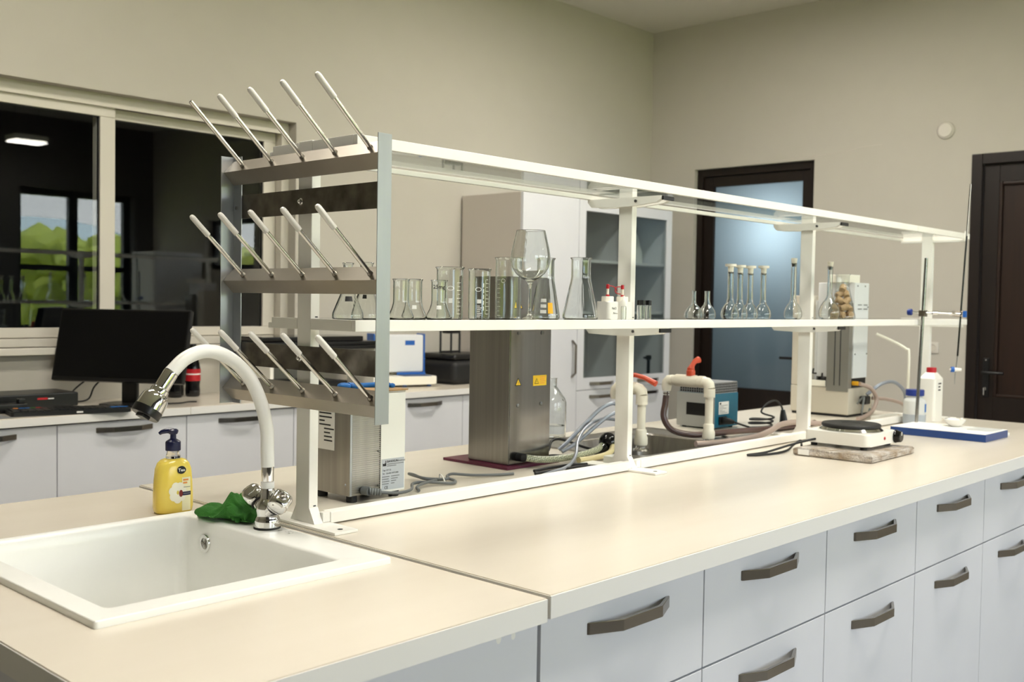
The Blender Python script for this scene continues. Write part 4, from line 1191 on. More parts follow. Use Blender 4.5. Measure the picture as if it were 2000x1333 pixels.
def tri_sign(parent, xc, y, zc, s):
    m_ = MB(); m_.extrude([(xc - s, y, zc - s * 0.86), (xc + s, y, zc - s * 0.86), (xc, y, zc + s * 0.86)], (0, -0.0003, 0)); a_ = obj('warning_sign', m_, 'ink', parent)
    q = s * 0.74
    m_ = MB(); m_.extrude([(xc - q, y - 0.0004, zc - s * 0.70), (xc + q, y - 0.0004, zc - s * 0.70), (xc, y - 0.0004, zc + s * 0.58)], (0, -0.0002, 0)); obj('field', m_, 'sign_yellow', a_)
    m_ = MB(); m_.extrude([(xc + 0.10 * s, y - 0.0007, zc + 0.30 * s), (xc - 0.14 * s, y - 0.0007, zc - 0.22 * s), (xc + 0.02 * s, y - 0.0007, zc - 0.18 * s), (xc - 0.04 * s, y - 0.0007, zc - 0.62 * s), (xc + 0.16 * s, y - 0.0007, zc - 0.10 * s), (xc + 0.0 * s, y - 0.0007, zc - 0.12 * s)], (0, -0.0001, 0)); obj('flash', m_, 'ink', a_)
tri_sign(ws, 2.091, y0 - 0.0004, 1.134, 0.0125)
tri_sign(ws, 2.091, y0 - 0.0004, 1.345, 0.0135)
yl_ = obj('warning_label', MB().box(2.152, 2.208, y0 - 0.0008, y0 - 0.0003, 1.120, 1.149, 0.0002), 'sign_yellow', ws)
tri_sign(ws, 2.1665, y0 - 0.0009, 1.1335, 0.0092)
for i in range(4):
    obj('print_line', MB().box(2.180, 2.204 - 0.004 * (i % 2), y0 - 0.0012, y0 - 0.0009, 1.1425 - 0.0055 * i, 1.1442 - 0.0055 * i), 'print_orange', yl_)
obj('hose_port', MB().tube([(2.097, y0, 0.928), (2.097, y0 - 0.018, 0.928), (2.103, y0 - 0.024, 0.928)], [0.012, 0.012, 0.0105], 14), 'black_rubber', ws)

# ------------------------------------------------------------------ reagent bottle behind the still
t = thing('glass_flask', 'large clear glass bottle with a little liquid behind the steel device', 'bottle', (2.522, 2.20, 0.9078), local=True)
prof = [(0, 0), (0.046, 0), (0.049, 0.004), (0.049, 0.118), (0.044, 0.132), (0.020, 0.166), (0.016, 0.172), (0.016, 0.196), (0.018, 0.199)]
inn = [(r_ - 0.0022, z_ + (0.003 if z_ < 0.01 else 0)) for r_, z_ in prof if r_ > 0.01][::-1] + [(0, 0.003)]
# stands on the bench behind the steel sink rim
t.location = (2.652, 2.282, 0.9002)
obj('body', MB().lathe(prof + [(0.0165, 0.1995)] + inn[1:], n=32), 'glass', t, ang=60)
obj('liquid', MB().lathe([(0, 0.0034), (0.0442, 0.0034), (0.0460, 0.006), (0.0460, 0.040), (0, 0.040)], n=32), 'water', t)

# ------------------------------------------------------------------ hoses and cables around the steel sink
one('braided_hose', MB().tube(crv([(2.100, 1.897, 0.928), (2.135, 1.880, 0.922), (2.20, 1.872, 0.918), (2.30, 1.868, 0.920), (2.40, 1.885, 0.925), (2.46, 1.915, 0.929)], 10), 0.0095, 14), 'hose_braided',
    'thick braided greenish hose leaving the foot of the steel device', 'hose', ang=70)
one('yellow_hose', MB().tube(crv([(2.27, 1.850, 0.9095), (2.33, 1.848, 0.910), (2.42, 1.856, 0.916), (2.50, 1.905, 0.935), (2.56, 1.96, 0.925)], 8), 0.0085, 12), 'hose_yellow', 'pale yellow hose lying in front of the steel sink', 'hose', ang=70)
one('silver_cable', MB().tube(crv([(1.955, 1.745, 0.9045), (2.06, 1.775, 0.906), (2.16, 1.80, 0.909), (2.25, 1.845, 0.925), (2.32, 1.895, 0.955), (2.40, 1.93, 0.985), (2.50, 1.955, 1.00), (2.60, 1.96, 0.99)], 8), 0.0048, 10), 'cable_silver', 'shiny grey cable sweeping past the second shelf post', 'cable', ang=70)
one('clear_tube', MB().tube(crv([(2.36, 2.00, 0.915), (2.385, 1.985, 0.940), (2.43, 1.965, 0.985), (2.49, 1.945, 1.035), (2.55, 1.935, 1.045), (2.61, 1.96, 0.99), (2.66, 2.02, 0.925)], 8), 0.0062, 10), 'cable_silver', 'grey translucent tube arching behind the second shelf post, upper', 'hose', ang=70)
one('clear_tube', MB().tube(crv([(2.345, 1.975, 0.913), (2.38, 1.96, 0.932), (2.43, 1.94, 0.970), (2.49, 1.92, 1.012), (2.55, 1.915, 1.020), (2.61, 1.94, 0.97), (2.65, 1.99, 0.92)], 8), 0.0058, 10), 'cable_silver', 'grey translucent tube arching behind the second shelf post, lower', 'hose', ang=70)
blk = [([(2.26, 1.985, 0.905), (2.30, 1.99, 0.920), (2.34, 2.01, 0.942), (2.40, 2.02, 0.940), (2.46, 1.98, 0.915), (2.48, 1.93, 0.910)], 'black cable curling up beside the large glass bottle'),
       ([(2.03, 1.80, 0.9045), (2.12, 1.795, 0.905), (2.20, 1.79, 0.906), (2.235, 1.778, 0.905), (2.258, 1.76, 0.905)], 'black cable lying behind the base rail, in front'),
       ([(2.06, 1.83, 0.9045), (2.13, 1.835, 0.905), (2.21, 1.825, 0.906), (2.258, 1.81, 0.905)], 'black cable lying behind the base rail, at the back'),
       ([(2.235, 1.965, 0.9045), (2.26, 1.945, 0.913), (2.30, 1.925, 0.910), (2.36, 1.93, 0.905)], 'short black cable end at the foot of the steel device')]
for pts, lb_ in blk:
    one('black_cable', MB().tube(crv(pts, 8), 0.0042, 8), 'black_rubber', lb_, 'cable', 'black cables beside the steel device', ang=70)
# black ball float and adapter by the post
m_ = MB(); m_.ball((2.475, 1.905, 0.937), 0.030, (0.85, 1, 1)); m_.tube([(2.44, 1.895, 0.922), (2.40, 1.885, 0.912)], [0.016, 0.011], 12)
one('black_valve', m_, 'black_gloss', 'shiny black round valve wheel hidden behind the second shelf post', 'valve', ang=50)
one('adapter', MB().box(2.315, 2.375, 1.755, 1.80, 0.9002, 0.925, 0.005), 'white_plastic', 'white plastic adapter lying at the foot of the second shelf post', 'adapter')

# ------------------------------------------------------------------ plastic taps over the steel sink
def pvc_tap(bx, by, zt, reach, label, hose=False):
    t = thing('plastic_tap', label, 'tap', (bx, by, 0.9016), group='plastic taps at the steel sink')
    obj('nut', MB().lathe([(0, 0), (0.024, 0), (0.024, 0.006), (0.016, 0.008), (0.016, 0.016), (0, 0.016)], (bx, by, 0.9022)), 'chrome', t)
    m_ = MB()
    m_.lathe([(0, 0.0), (0.0185, 0.0), (0.0205, 0.004), (0.0205, 0.024), (0.0175, 0.030), (0.0170, 0.046), (0.0140, 0.050), (0, 0.050)], (bx, by, 0.9185))
    obj('socket', m_, 'pvc', t)
    obj('riser', MB().cyl((bx, by, 0.966), (bx, by, zt - 0.04), 0.0130, n=20), 'pvc', t)
    m_ = MB()
    m_.tube([(bx, by, zt - 0.046), (bx, by, zt - 0.018)], 0.0185, 18)
    m_.tube([(bx, by, zt - 0.018), (bx, by + 0.003, zt - 0.006), (bx, by + 0.010, zt), (bx, by + 0.022, zt + 0.002)], [0.0175, 0.0185, 0.0185, 0.0175], 18)
    m_.tube([(bx, by + 0.020, zt + 0.002), (bx, by + 0.040, zt + 0.002)], 0.0195, 18)
    obj('elbow', m_, 'pvc', t, ang=55)
    vb = obj('valve_body', MB().tube([(bx, by + q_, zt + 0.002) for q_ in (0.038, 0.045, 0.052, reach - 0.038, reach - 0.030, reach - 0.02)], [0.0165, 0.0165, 0.0205, 0.0205, 0.0165, 0.0165], 20), 'pvc', t, ang=50)
    ye = by + reach
    m_ = MB(); m_.tube([(bx, ye - 0.022, zt + 0.002), (bx, ye - 0.008, zt), (bx, ye, zt - 0.008), (bx, ye + 0.002, zt - 0.020), (bx, ye + 0.002, zt - 0.036)], [0.0175, 0.018, 0.018, 0.017, 0.014], 18)
    obj('spout', m_, 'pvc', t, ang=55)
    yv = by + min(0.073, reach * 0.5 + 0.008)
    m_ = MB(); m_.lathe([(0, 0), (0.0145, 0), (0.0145, 0.016), (0.012, 0.019), (0.012, 0.026), (0, 0.027)], (bx, yv, zt + 0.020), 18)
    lv = obj('lever', m_, 'orange', t)
    if hose:
        m_ = MB(); m_.tube([(bx + 0.001, yv, zt + 0.043), (bx + 0.004, yv - 0.003, zt + 0.054), (bx + 0.012, yv - 0.006, zt + 0.066), (bx + 0.030, yv - 0.010, zt + 0.072)], [0.0115, 0.0080, 0.0085, 0.0115], 10)
    else:
        m_ = MB(); m_.tube([(bx, yv, zt + 0.040), (bx + 0.002, yv - 0.03, zt + 0.043), (bx + 0.004, yv - 0.065, zt + 0.036), (bx + 0.006, yv - 0.105, zt + 0.020)], [0.010, 0.007, 0.0075, 0.0095], 10)
    obj('grip', m_, 'orange', lv, ang=60)
    if hose:
        m_ = MB()
        for q in (0.038, 0.046):
            m_.tube([(bx, ye + 0.002, zt - q), (bx, ye + 0.002, zt - q - 0.005)], 0.0125, 14)
        obj('hose_clamp', m_, 'chrome', t)
    return t
pvc_tap(2.612, 1.884, 1.090, 0.100, 'cream plastic tap with an orange lever right behind the second shelf post')
pvc_tap(2.905, 1.828, 1.100, 0.165, 'cream plastic tap with an orange lever and a brown hose, before the teal pump', True)
one('brown_hose', MB().tube(crv([(2.905, 1.995, 1.060), (2.903, 1.998, 1.02), (2.895, 1.997, 0.975), (2.91, 1.975, 0.935), (2.955, 1.935, 0.9185), (3.02, 1.905, 0.9172), (3.14, 1.89, 0.9170), (3.40, 1.865, 0.911), (3.58, 1.85, 0.911), (3.70, 1.86, 0.911)], 10), 0.0105, 14), 'hose_brown',
    'brown transparent hose hanging from the second plastic tap and running along the bench', 'hose', ang=70)
one('taupe_hose', MB().tube(crv([(2.78, 1.795, 0.9165), (2.86, 1.765, 0.9165), (2.96, 1.755, 0.9165), (3.10, 1.765, 0.9165), (3.26, 1.80, 0.921), (3.38, 1.828, 0.930), (3.50, 1.83, 0.930), (3.62, 1.81, 0.918), (3.74, 1.80, 0.911)], 10), 0.0098, 14), 'hose_taupe',
    'pinkish grey hose with an open end lying in front of the steel sink', 'hose', ang=70)

# ------------------------------------------------------------------ teal pump
pm = thing('vacuum_pump', 'small vacuum pump, grey front and teal side, perforated metal top', 'pump', (3.34, 2.11, 0.9))
x0, x1, y0, y1, z0, z1 = 3.26, 3.425, 2.03, 2.190, 0.906, 1.030
obj('housing', MB().box(x0 + 0.002, x1, y0, y1, z0, z1, 0.003), 'teal', pm)
obj('face_plate', MB().box(x0 - 0.001, x0 + 0.0018, y0 - 0.001, y1 + 0.001, z0, z1, 0.0008), 'grey_plastic', pm)
obj('display', MB().box(x0 - 0.0022, x0 - 0.0012, y0 + 0.012, y0 + 0.118, z0 + 0.042, z0 + 0.088, 0.0004), 'black_gloss', pm)
m_ = MB(); m_.box(x0 + 0.012, x1 - 0.004, y0 + 0.006, y1 - 0.006, z1 + 0.0003, z1 + 0.036)
gr = obj('core', m_, 'gap_dark', pm)
# perforated hood: crossing strips, joined
m_ = MB()
n_ = 15
for i in range(n_ + 1):
    xx = x0 + 0.011 + (x1 - x0 - 0.014) * i / n_
    m_.box(xx - 0.0013, xx + 0.0013, y0 + 0.0042, y0 + 0.0054, z1, z1 + 0.038)
    yy = y0 + 0.0052 + (y1 - y0 - 0.0104) * i / n_
    m_.box(x0 + 0.0092, x0 + 0.0112, yy - 0.0013, yy + 0.0013, z1, z1 + 0.038)
for k_ in range(5):
    zz = z1 + 0.0362 * k_ / 4
    m_.box(x0 + 0.0092, x1 - 0.0022, y0 + 0.0040, y0 + 0.0053, zz, zz + 0.0022); m_.box(x0 + 0.0090, x0 + 0.0111, y0 + 0.0055, y1 - 0.0055, zz, zz + 0.0022)
hd_ = obj('perforated_hood', m_, 'aluminium', pm); hd_['kind'] = 'stuff'
obj('hood_top', MB().box(x0 + 0.009, x1 - 0.002, y0 + 0.004, y1 - 0.004, z1 + 0.0386, z1 + 0.0405, 0.0006), 'aluminium', pm)
lb = obj('type_plate', MB().box(x0 + 0.030, x0 + 0.098, y0 - 0.0010, y0 - 0.0003, z0 + 0.048, z0 + 0.094), 'paper', pm)
for i in range(6):
    obj('print_line', MB().box(x0 + 0.034, x0 + 0.090 - 0.009 * ((i * 2) % 5), y0 - 0.0013, y0 - 0.0011, z0 + 0.052 + 0.0055 * i, z0 + 0.0536 + 0.0055 * i), 'ink_grey', lb)
obj('logo', MB().box(x0 + 0.035, x0 + 0.045, y0 - 0.0014, y0 - 0.0011, z0 + 0.084, z0 + 0.091), 'ink', lb)
m_ = MB(); m_.box(x0 + 0.030, x0 + 0.080, y0 - 0.006, y0 + 0.0, z0 + 0.010, z0 + 0.040, 0.002); m_.tube([(x0 + 0.055, y0 - 0.005, z0 + 0.025), (x0 + 0.055, y0 - 0.030, z0 + 0.025), (x0 + 0.062, y0 - 0.048, z0 + 0.022)], [0.013, 0.012, 0.006], 12)
obj('inlet_plug', m_, 'black_plastic', pm)
for fx, fy in ((x0 + 0.02, y0 + 0.02), (x1 - 0.02, y0 + 0.02), (x0 + 0.02, y1 - 0.02), (x1 - 0.02, y1 - 0.02)):
    obj('foot', MB().lathe([(0, 0), (0.008, 0), (0.008, 0.006), (0, 0.006)], (fx, fy, 0.9002), 12), 'black_rubber', pm)
pk = [(x0 + 0.062, y0 - 0.048, z0 + 0.022)]
for i in range(30):
    a = i * 0.55 + 2.6
    pk.append((3.455 + 0.055 * math.cos(a) + 0.002 * i * 0.3, 1.955 + 0.038 * math.sin(a), 0.9055 + 0.0012 * i))
pk += [(3.50, 1.975, 0.955), (3.545, 1.975, 0.985), (3.60, 1.97, 0.992), (3.628, 1.962, 0.970), (3.632, 1.958, 0.953)]
pcb = thing('pump_cord', 'black power cord coiled beside the teal pump with its plug standing up', 'cord', (3.5, 1.96, 0.9))
obj('cable', MB().tube(crv(pk, 5), 0.0036, 8), 'black_rubber', pcb, ang=70)
obj('plug', MB().tube([(3.632, 1.957, 0.956), (3.633, 1.956, 0.935), (3.635, 1.954, 0.908), (3.635, 1.954, 0.9022)], [0.008, 0.012, 0.0165, 0.0165], 10), 'black_plastic', pcb)

# ------------------------------------------------------------------ glassware on the middle shelf
SZ = 1.3109
def shell(prof, t=0.0014, floor=0.002):
    """closed wall profile for a glass vessel from its outer profile (bottom centre ... rim)"""
    inner = []
    for i, (r_, z_) in enumerate(prof):
        if r_ > t * 1.5 and z_ > floor * 0.6:
            inner.append((r_ - t, z_ if z_ > floor else floor))
    top = prof[-1]
    return prof + [(top[0] - t * 0.5, top[1] + 0.0006)] + inner[::-1] + [(inner[0][0] * 0.85, floor), (0, floor)]
def p_erlen(h, rb, rn, hn, lip=0.0022):
    return [(0, 0), (rb * 0.90, 0), (rb * 0.985, 0.0025), (rb, 0.007), (rb * 0.985, 0.013), (rn + (rb - rn) * 0.06, h - hn - 0.006), (rn, h - hn + 0.004), (rn, h - 0.005), (rn + lip, h)]
def p_beaker(h, r_, lip=0.0025):
    return [(0, 0), (r_ * 0.90, 0), (r_ * 0.98, 0.002), (r_, 0.007), (r_, h - 0.006), (r_ + lip * 0.5, h - 0.002), (r_ + lip, h)]
def p_wide(h, rb, rn):
    return [(0, 0), (rb * 0.92, 0), (rb, 0.004), (rb * 0.98, 0.008), (rn + (rb - rn) * 0.30, h * 0.28), (rn + (rb - rn) * 0.06, h * 0.40), (rn, h * 0.48), (rn, h - 0.004), (rn + 0.002, h)]
def p_vol(h, rb, rn, hb):
    return [(0, 0), (rb * 0.72, 0), (rb * 0.86, 0.002), (rb * 0.97, hb * 0.12), (rb, hb * 0.24), (rb * 0.97, hb * 0.38), (rb * 0.84, hb * 0.56), (rb * 0.62, hb * 0.74), (rb * 0.40, hb * 0.87), (rn * 1.25, hb * 0.97), (rn, hb * 1.08), (rn, h - 0.003), (rn + 0.001, h)]
def vessel(name, label, cat, x, y, prof, group, t=0.0014, n=36, z=SZ):
    v = thing(name, label, cat, (x, y, z), group=group, local=True)
    obj('glass_body', MB().lathe(shell(prof, t), n=n), 'glass', v, ang=50)
    return v
def arc_patch(v, r_, a0, a1, z0_, z1_, mat, nm, n_=6, r2=None):
    """thin printed patch wrapped on a vessel of radius r_ (angles in degrees, local frame)"""
    m_ = MB(); bm = m_.bm
    A = [bm.verts.new((r_ * math.cos(R(a0 + (a1 - a0) * i / n_)), r_ * math.sin(R(a0 + (a1 - a0) * i / n_)), z0_)) for i in range(n_ + 1)]
    q_ = (r2 or r_) / r_
    B = [bm.verts.new((a.co.x * q_, a.co.y * q_, z1_)) for a in A]
    for i in range(n_):
        bm.faces.new((A[i], A[i + 1], B[i + 1], B[i]))
    return obj(nm, m_, mat, v, ang=80)
def scale_print(v, r_, ac, zs, mat='print_white'):
    """column of tick marks with a vertical line, joined"""
    m_ = MB(); bm = m_.bm
    def pt(a, z): return (r_ * math.cos(R(a)), r_ * math.sin(R(a)), z)
    for i, z in enumerate(zs):
        w_ = 22 if i % 2 == 0 else 13
        for k in range(4):
            a, b = ac - w_ / 2 + w_ * k / 4, ac - w_ / 2 + w_ * (k + 1) / 4
            bm.faces.new([bm.verts.new(p) for p in (pt(a, z), pt(b, z), pt(b, z + 0.0008), pt(a, z + 0.0008))])
    bm.faces.new([bm.verts.new(p) for p in (pt(ac - 11, zs[0]), pt(ac - 9.8, zs[0]), pt(ac - 9.8, zs[-1]), pt(ac - 11, zs[-1]))])
    return obj('scale_marks', m_, mat, v, ang=80)
def ring_print(v, r_, ac, zc, wa, hz, mat='print_white'):
    m_ = MB(); bm = m_.bm
    K = 20
    O = [bm.verts.new((r_ * math.cos(R(ac + wa * math.cos(2 * PI * i / K))), r_ * math.sin(R(ac + wa * math.cos(2 * PI * i / K))), zc + hz * math.sin(2 * PI * i / K))) for i in range(K)]
    I = [bm.verts.new((r_ * math.cos(R(ac + wa * 0.78 * math.cos(2 * PI * i / K))), r_ * math.sin(R(ac + wa * 0.78 * math.cos(2 * PI * i / K))), zc + hz * 0.7 * math.sin(2 * PI * i / K))) for i in range(K)]
    for i in range(K):
        bm.faces.new((O[i], O[(i + 1) % K], I[(i + 1) % K], I[i]))
    return obj('maker_mark', m_, mat, v, ang=80)
G1 = 'glassware on the left bay of the middle shelf'
V = 228     # direction of the camera seen from the shelf, in degrees
v = vessel('conical_flask', 'clear conical flask with a dark spot, leftmost on the middle shelf behind the peg rack', 'flask', 1.297, 1.655, p_erlen(0.112, 0.031, 0.0095, 0.045), G1)
arc_patch(v, 0.0216, V - 12, V + 30, 0.036, 0.046, 'ink', 'black_mark', 6, 0.0175)
v = vessel('conical_flask', 'clear conical flask second from the left on the middle shelf, beside the rack upright', 'flask', 1.372, 1.690, p_erlen(0.116, 0.030, 0.013, 0.046), G1)
arc_patch(v, 0.0203, V - 20, V + 5, 0.042, 0.050, 'ink', 'black_mark', 6, 0.0176)
v = vessel('wide_neck_flask', 'small wide-neck flask just right of the rack upright', 'flask', 1.436, 1.655, p_wide(0.084, 0.0270, 0.0165), G1)
v = vessel('wide_neck_flask', 'small wide-neck flask with a plain white label square, second right of the rack upright', 'flask', 1.490, 1.675, p_wide(0.085, 0.0270, 0.0170), G1)
arc_patch(v, 0.0210, V - 12, V + 16, 0.022, 0.030, 'print_white', 'label_square', 6, 0.0190)
v = vessel('wide_neck_flask', 'small wide-neck flask with black handwriting near its rim', 'flask', 1.530, 1.640, p_wide(0.084, 0.0280, 0.0165), G1)
arc_patch(v, 0.0212, V - 16, V + 14, 0.022, 0.030, 'print_white', 'label_square', 6, 0.0191)
text('handwriting', '25mg', 0.0115, Matrix.Translation((0.0166 * math.cos(R(V)) - 0.002, 0.0166 * math.sin(R(V)) - 0.0015, 0.066)) @ Matrix.Rotation(R(V + 90), 4, 'Z') @ Matrix.Rotation(R(90), 4, 'X') @ Matrix.Shear('XZ', 4, (0.0, 0.0)), 'ink', v, align='CENTER', bold=0.0002)
v = vessel('beaker', 'clear lipped beaker with white print, wider of the two beakers on the middle shelf', 'beaker', 1.588, 1.668, p_beaker(0.114, 0.0290, 0.004), G1)
scale_print(v, 0.0292, V + 42, [0.012 + 0.0085 * i for i in range(9)])
ring_print(v, 0.0292, V + 2, 0.068, 15, 0.005)
arc_patch(v, 0.0292, V - 6, V + 10, 0.036, 0.046, 'print_white', 'label_square')
v = vessel('beaker', 'clear beaker with white scale and dense white lettering, left of the steel device', 'beaker', 1.672, 1.660, p_beaker(0.113, 0.0245, 0.003), G1)
scale_print(v, 0.0247, V + 42, [0.012 + 0.0085 * i for i in range(10)])
ring_print(v, 0.0247, V - 8, 0.067, 17, 0.005)
arc_patch(v, 0.0247, V - 14, V + 8, 0.036, 0.045, 'print_white', 'label_square')
for i in range(7):
    arc_patch(v, 0.0247, V - 14, V + 2 + 4 * (i % 3), 0.005 + 0.0040 * i, 0.0068 + 0.0040 * i, 'print_white', 'print_line', 3)
for i in range(5):
    arc_patch(v, 0.0247, V + 18, V + 22, 0.020 + 0.013 * i, 0.029 + 0.013 * i, 'print_white', 'print_line', 2)
v = vessel('tall_beaker', 'tall clear beaker with a long white scale behind the wine glass', 'beaker', 1.815, 1.705, p_beaker(0.145, 0.031, 0.003), G1)
scale_print(v, 0.0312, V - 52, [0.008 + 0.0105 * i for i in range(10)])
ring_print(v, 0.0312, V - 28, 0.090, 10, 0.005)
v = thing('wine_glass', 'large stemmed wine glass standing taller than the flasks on the middle shelf', 'glass', (1.800, 1.622, SZ), group=G1, local=True)
hw = 0.2065
bowl = [(0, 0.0905), (0.010, 0.0915), (0.022, 0.0965), (0.034, 0.107), (0.0425, 0.121), (0.0462, 0.135), (0.0460, 0.148), (0.0430, 0.166), (0.0380, 0.187), (0.0335, hw - 0.001), (0.0332, hw)]
inn = [(r_ - 0.0011, z_ + (0.0018 if z_ < 0.1 else 0.0008 if z_ < 0.12 else 0)) for r_, z_ in bowl if r_ > 0.002][::-1] + [(0, 0.0935)]
foot = [(0, 0), (0.034, 0), (0.035, 0.0012), (0.020, 0.0034), (0.008, 0.007), (0.0042, 0.014), (0.0036, 0.03), (0.0036, 0.070), (0.0050, 0.084), (0.010, 0.0905)]
obj('glass_body', MB().lathe(foot + bowl[2:] + inn[1:], n=44), 'glass', v, ang=50)
v = vessel('conical_flask', 'clear conical flask with a yellow and white printed label, right behind the wine glass', 'flask', 1.916, 1.675, p_erlen(0.148, 0.0355, 0.0205, 0.048, 0.003), G1)
arc_patch(v, 0.0352, V + 4, V + 26, 0.014, 0.040, 'print_yellow', 'label_patch', 6, 0.0309)
for i in range(3):
    arc_patch(v, 0.0350 - 0.0022 * i, V - 28, V - 3, 0.0145 + 0.0135 * i, 0.0225 + 0.0135 * i, 'print_white', 'label_patch', 6, 0.0337 - 0.0022 * i)
v = vessel('conical_flask', 'large clear conical flask between the wine glass and the white dropper bottle', 'flask', 2.026, 1.655, p_erlen(0.153, 0.0445, 0.0245, 0.050, 0.003), G1, n=40)
# dropper bottles
def dropper(x, y, label, tx):
    v = thing('dropper_bottle', label, 'bottle', (x, y, SZ), group='white dropper bottles on the middle shelf', local=True)
    obj('body', MB().rbox(-0.022, 0.022, -0.022, 0.022, 0.0, 0.046, 0.010, 0.003), 'white_plastic', v, ang=45)
    obj('collar', MB().lathe([(0, 0.046), (0.0155, 0.046), (0.0155, 0.057), (0.0145, 0.059), (0, 0.059)]), 'cream_plastic', v)
    obj('nozzle', MB().lathe([(0, 0.059), (0.0042, 0.059), (0.0042, 0.0625), (0.0034, 0.0625), (0.0032, 0.079), (0, 0.079)], n=14), 'pvc', v)
    obj('ring', MB().lathe([(0, 0.0592), (0.005, 0.0592), (0.005, 0.0635), (0, 0.0635)], n=14), 'red_cap', v)
    obj('cap', MB().lathe([(0, 0.0785), (0.0044, 0.0785), (0.0044, 0.088), (0.003, 0.090), (0, 0.090)], n=14), 'red_cap', v)
    obj('strap', MB().tube(crv([(0.002, -0.003, 0.086), (0.010, -0.010, 0.084), (0.015, -0.015, 0.078), (0.017, -0.016, 0.073)] if tx else [(-0.003, 0.003, 0.085), (-0.012, 0.010, 0.084), (-0.015, 0.013, 0.076), (-0.012, 0.010, 0.068), (-0.003, 0.003, 0.066)], 6), 0.0013, 8), 'red_cap', v)
    if tx:
        text('handwriting', 'NaCl', 0.0085, face_ny(-0.010, -0.0222, 0.026), 'ink', v)
        obj('scribble', MB().tube(crv([(-0.004, -0.0223, 0.014), (-0.002, -0.0223, 0.019), (0.000, -0.0223, 0.0145), (0.003, -0.0223, 0.0175), (0.005, -0.0223, 0.0150), (0.008, -0.0223, 0.0172), (0.010, -0.0223, 0.0150), (0.014, -0.0223, 0.0160)], 4), 0.0004, 5), 'ink', v)
    return v
v = dropper(2.110, 1.635, 'white dropper bottle with black handwriting and a red-tipped nozzle', True)
v = dropper(2.205, 1.660, 'white dropper bottle with a red loop strap half hidden by the second post', False)
v = thing('small_dropper', 'tiny clear dropper with a pointed white cap beside the marked dropper bottle', 'bottle', (2.145, 1.610, SZ), local=True)
obj('body', MB().lathe(shell([(0, 0), (0.0065, 0), (0.007, 0.002), (0.007, 0.030), (0.006, 0.034)], 0.001), n=20), 'glass', v)
obj('cap', MB().lathe([(0, 0.0345), (0.0082, 0.0345), (0.0078, 0.046), (0.0035, 0.052), (0.0025, 0.060), (0, 0.061)], n=20), 'white_plastic', v)
def vial(x, y, label):
    v = thing('vial', label, 'vial', (x, y, SZ), group='black-capped vials beside the second post', local=True)
    obj('glass_body', MB().lathe(shell([(0, 0), (0.0068, 0), (0.0074, 0.001), (0.0074, 0.034), (0.006, 0.038)], 0.0009), n=20), 'glass', v)
    obj('cap', MB().lathe([(0, 0.038), (0.0078, 0.038), (0.0080, 0.040), (0.0080, 0.0505), (0.007, 0.0515), (0, 0.0515)], n=20), 'black_plastic', v)
vial(2.268, 1.640, 'little black-capped glass vial touching the second post')
vial(2.283, 1.660, 'little black-capped glass vial, middle one beside the second post')
vial(2.290, 1.636, 'little black-capped glass vial farthest from the second post')
G2 = 'volumetric flasks on the middle shelf'
def stopper(v, h, rn, kind):
    if kind == 'T':
        obj('stopper', MB().lathe([(0, h - 0.004), (rn * 0.78, h - 0.004), (rn * 0.95, h + 0.001), (rn * 1.05, h + 0.016), (rn * 1.9, h + 0.017), (rn * 1.95, h + 0.018), (rn * 1.95, h + 0.0245), (0, h + 0.025)], n=16), 'cream_plastic', v)
    else:
        obj('stopper', MB().lathe([(0, h - 0.010), (rn * 0.70, h - 0.010), (rn * 0.86, h), (rn * 1.0, h + 0.004), (rn * 1.15, h + 0.017), (0, h + 0.018)], n=16), 'cream_plastic' if kind == 'P' else 'pvc', v)
for (x, y, h, rb, rn, hb, k, lb_) in (
        (2.552, 1.665, 0.081, 0.0270, 0.0062, 0.046, None, 'short unstoppered round flask, left of the pair before the door'),
        (2.622, 1.665, 0.082, 0.0262, 0.0078, 0.048, None, 'short unstoppered round flask, right of the pair before the door'),
        (2.740, 1.660, 0.141, 0.0275, 0.0088, 0.058, 'T', 'volumetric flask with a white T stopper, first of the row of four'),
        (2.800, 1.663, 0.140, 0.0250, 0.0086, 0.056, 'T', 'volumetric flask with a white T stopper, second of the row of four'),
        (2.864, 1.665, 0.140, 0.0250, 0.0086, 0.056, 'T', 'volumetric flask with a white T stopper, third of the row of four'),
        (2.942, 1.664, 0.143, 0.0262, 0.0088, 0.056, 'T', 'volumetric flask with a white T stopper, fourth of the row of four'),
        (3.130, 1.660, 0.182, 0.0295, 0.0090, 0.064, 'P', 'tall volumetric flask with a cream plug left of the third post'),
        (3.378, 1.655, 0.180, 0.0365, 0.0090, 0.078, 'G', 'tall volumetric flask with a plug right of the third post')):
    v = vessel('volumetric_flask', lb_, 'flask', x, y, p_vol(h, rb, rn, hb), G2, 0.0012, 32)
    if k:
        stopper(v, h, rn, k)
v = vessel('conical_flask', 'conical flask filled with brown corks on the middle shelf', 'flask', 3.492, 1.662, p_erlen(0.158, 0.0455, 0.0225, 0.046, 0.005), G2, 0.0013, 40)
v.children[0].data.materials[0] = MATS['thin_glass']
CORKS = [(0.000, 0.018, 0.014, 20, 70), (-0.024, -0.006, 0.012, 80, 80), (0.022, -0.012, 0.012, -30, 85), (0.004, -0.026, 0.013, 50, 90), (0.026, 0.016, 0.013, 110, 80), (-0.020, 0.020, 0.013, 10, 75),
         (0.012, -0.018, 0.035, 65, 60), (-0.016, -0.014, 0.036, -40, 75), (0.014, 0.014, 0.036, 30, 80), (-0.014, 0.014, 0.036, 100, 70), (0.000, -0.014, 0.058, -20, 50), (0.010, 0.010, 0.059, 60, 75), (-0.012, 0.004, 0.060, 130, 65),
         (0.006, -0.010, 0.080, 40, 55), (-0.006, 0.008, 0.081, -30, 70), (0.000, 0.000, 0.101, 15, 60)]
